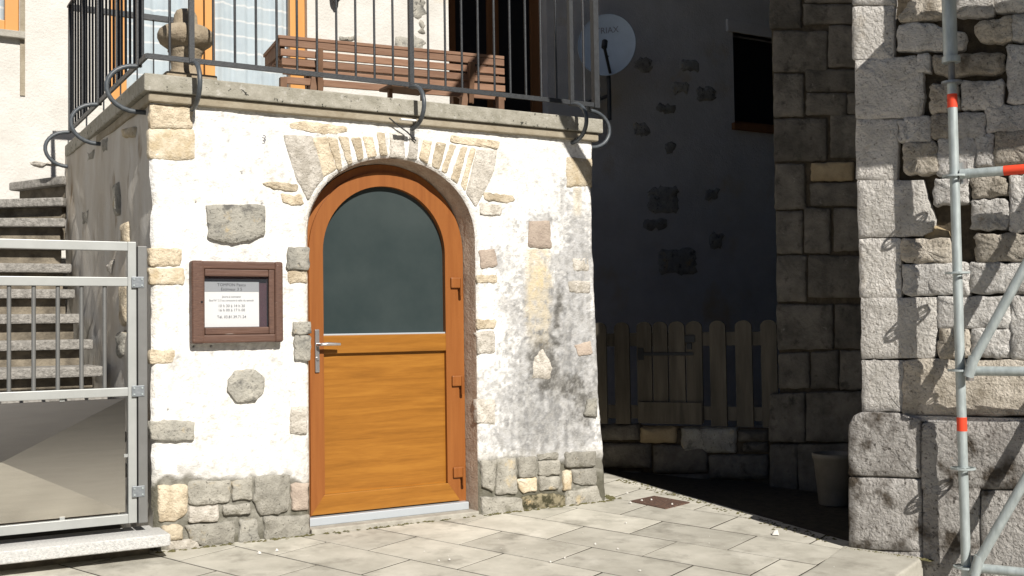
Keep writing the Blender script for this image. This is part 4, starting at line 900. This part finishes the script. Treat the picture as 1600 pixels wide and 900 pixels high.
for i, (a, b) in enumerate(pick):
    s0, s1 = AF.px(a, 600, .02)[0], AF.px(b, 600, .02)[0]; wd = s1-s0; r = wd/2; zb = z_b if not 2 <= i <= 5 else z_b+.02
    out = [(s0, zb), (s1, zb)] + [(s0+r+r*math.cos(t), z_t-r*.75+r*.75*math.sin(t)) for t in np.linspace(0, math.pi, 9)]
    n = len(out); V = [AF.p(x, z, .022) for x, z in out]+[AF.p(x, z, .0) for x, z in out]
    recalc(mk('picket', V, [tuple(range(n)), tuple(range(n, 2*n))]+[(k, (k+1) % n, n+(k+1) % n, n+k) for k in range(n)], M['picket'], fence))
def arail(name, a, b, z0, z1, off0, off1, mat):
    s0, s1 = AF.px(a, 600)[0], AF.px(b, 600)[0]
    P = [AF.p(s0, z0, off0), AF.p(s1, z0, off0), AF.p(s1, z0, off1), AF.p(s0, z0, off1)]
    return hexa(name, P+[p+np.array([0, 0, z1-z0]) for p in P], mat, fence, .003)
zr = AF.px(1060, 530)[1]; zr2 = AF.px(1060, 645)[1]
arail('rail', 915, 1216, zr-.05, zr+.05, -.002, -.045, M['picket']); arail('rail', 915, 1216, zr2-.05, zr2+.05, -.002, -.045, M['picket'])
arail('gate_board', 999, 1098, AF.px(1050, 664)[1]+.01, AF.px(1050, 628)[1], .0225, .04, M['picket'])
zh = AF.px(1050, 553)[1]
arail('strap_hinge', 1001, 1086, zh-.012, zh+.012, .0225, .03, M['iron']); arail('strap_hinge_plate', 999, 1008, zh-.045, zh+.045, .0225, .032, M['iron'])
arail('latch', 1073, 1089, AF.px(1080, 535)[1], AF.px(1080, 524)[1], .0225, .035, M['iron']); arail('padlock', 1076, 1084, AF.px(1080, 546)[1], AF.px(1080, 536)[1], .0225, .04, M['iron'])
pp = onG(1304, 788); pot = empty('flower_pot', tuple(pp), 'pale plastic flower pot half hidden behind the church buttress', 'pot')
lathe('pot_body', tuple(pp), [(.095, 0), (.10, .005), (.128, .30), (.134, .302), (.138, .325), (.136, .335), (.125, .335), (.12, .30)], M['pot'], pot, 28)
lathe('soil', (pp[0], pp[1], pp[2]+.26), [(.118, 0), (.118, .03), (.05, .045)], M['joint'], pot, 20)

# ================================================================== unseen houses added behind the camera to block sky and fill reflections
for x0, x1, h, lab in ((-22, -9, 7.6, 'unseen tall rendered house on the left, added to block sky'), (-8.9, 4, 7.0, 'unseen rendered house straight across, added to block sky'), (4.1, 18, 7.8, 'unseen long rendered house by the church, added to block sky')):
    hs = empty('sky_block_house', ((x0+x1)/2, -22, -1), lab, 'house', 'added sky-blocking houses')
    box('wall', (x0, -30, -1.2), (x1, -22, h-1), M['mould'], hs)
    hexa('roof', [(x0-.2, -30.4, h-1), (x1+.2, -30.4, h-1), (x1+.2, -21.6, h-1), (x0-.2, -21.6, h-1), (x0-.2, -26.2, h+2), (x1+.2, -26.2, h+2), (x1+.2, -25.8, h+2), (x0-.2, -25.8, h+2)], M['winwood2'], hs)
    for i in range(int((x1-x0)/2.6)):
        for z in (.1, 3.2):
            cx = x0+1.4+i*2.6; wn = box('window', (cx-.5, -22.01, z), (cx+.5, -21.95, z+1.4), M['winwood2'], hs)
            mk('pane', [(cx-.42, -21.94, z+.08), (cx+.42, -21.94, z+.08), (cx+.42, -21.94, z+1.32), (cx-.42, -21.94, z+1.32)], [(0, 3, 2, 1)], M['darkpane'], wn)

# ================================================================== moss and dirt along the foot of the walls
M['moss'] = material('dry_moss', (.075, .075, .028), (.14, .12, .06), nscale=40, rough=1, bump=.6, bscale=120)
V = []; F = []
def clump(x, y, r):
    k = len(V); z = gz(y)+.001
    for j in range(6):
        a = j*math.pi/3; q = r*RNG.uniform(.6, 1.3); V.append((x+q*math.cos(a)*1.6, y+q*math.sin(a), z))
    V.append((x, y, z+r*RNG.uniform(.4, 1.0)))
    for j in range(6): F.append((k+j, k+(j+1) % 6, k+6))
for i in range(420):
    x = RNG.uniform(.02, 2.95)
    if .86 < x < 1.96 and RNG.random() < .6: continue
    if x < .9 and RNG.random() < .4: continue
    clump(x, -.016-abs(RNG.gauss(0, .012)), RNG.uniform(.004, .011))
for i in range(260):
    clump(2.955+abs(RNG.gauss(0, .03)), RNG.uniform(0, 1.0), RNG.uniform(.005, .014))
for i in range(200):
    q = CF.p(RNG.uniform(-.3, .15), 0, .075+abs(RNG.gauss(0, .012))); clump(q[0], q[1], RNG.uniform(.005, .012))
for i in range(260):
    y = RNG.uniform(-1.5, .6); clump(3.40+.03*(y+1)+RNG.gauss(0, .035), y, RNG.uniform(.003, .009))
o = mk('moss', V, F, M['moss'], kind='stuff'); o['label'] = 'dry moss and dirt along the foot of the walls'; o['category'] = 'moss'
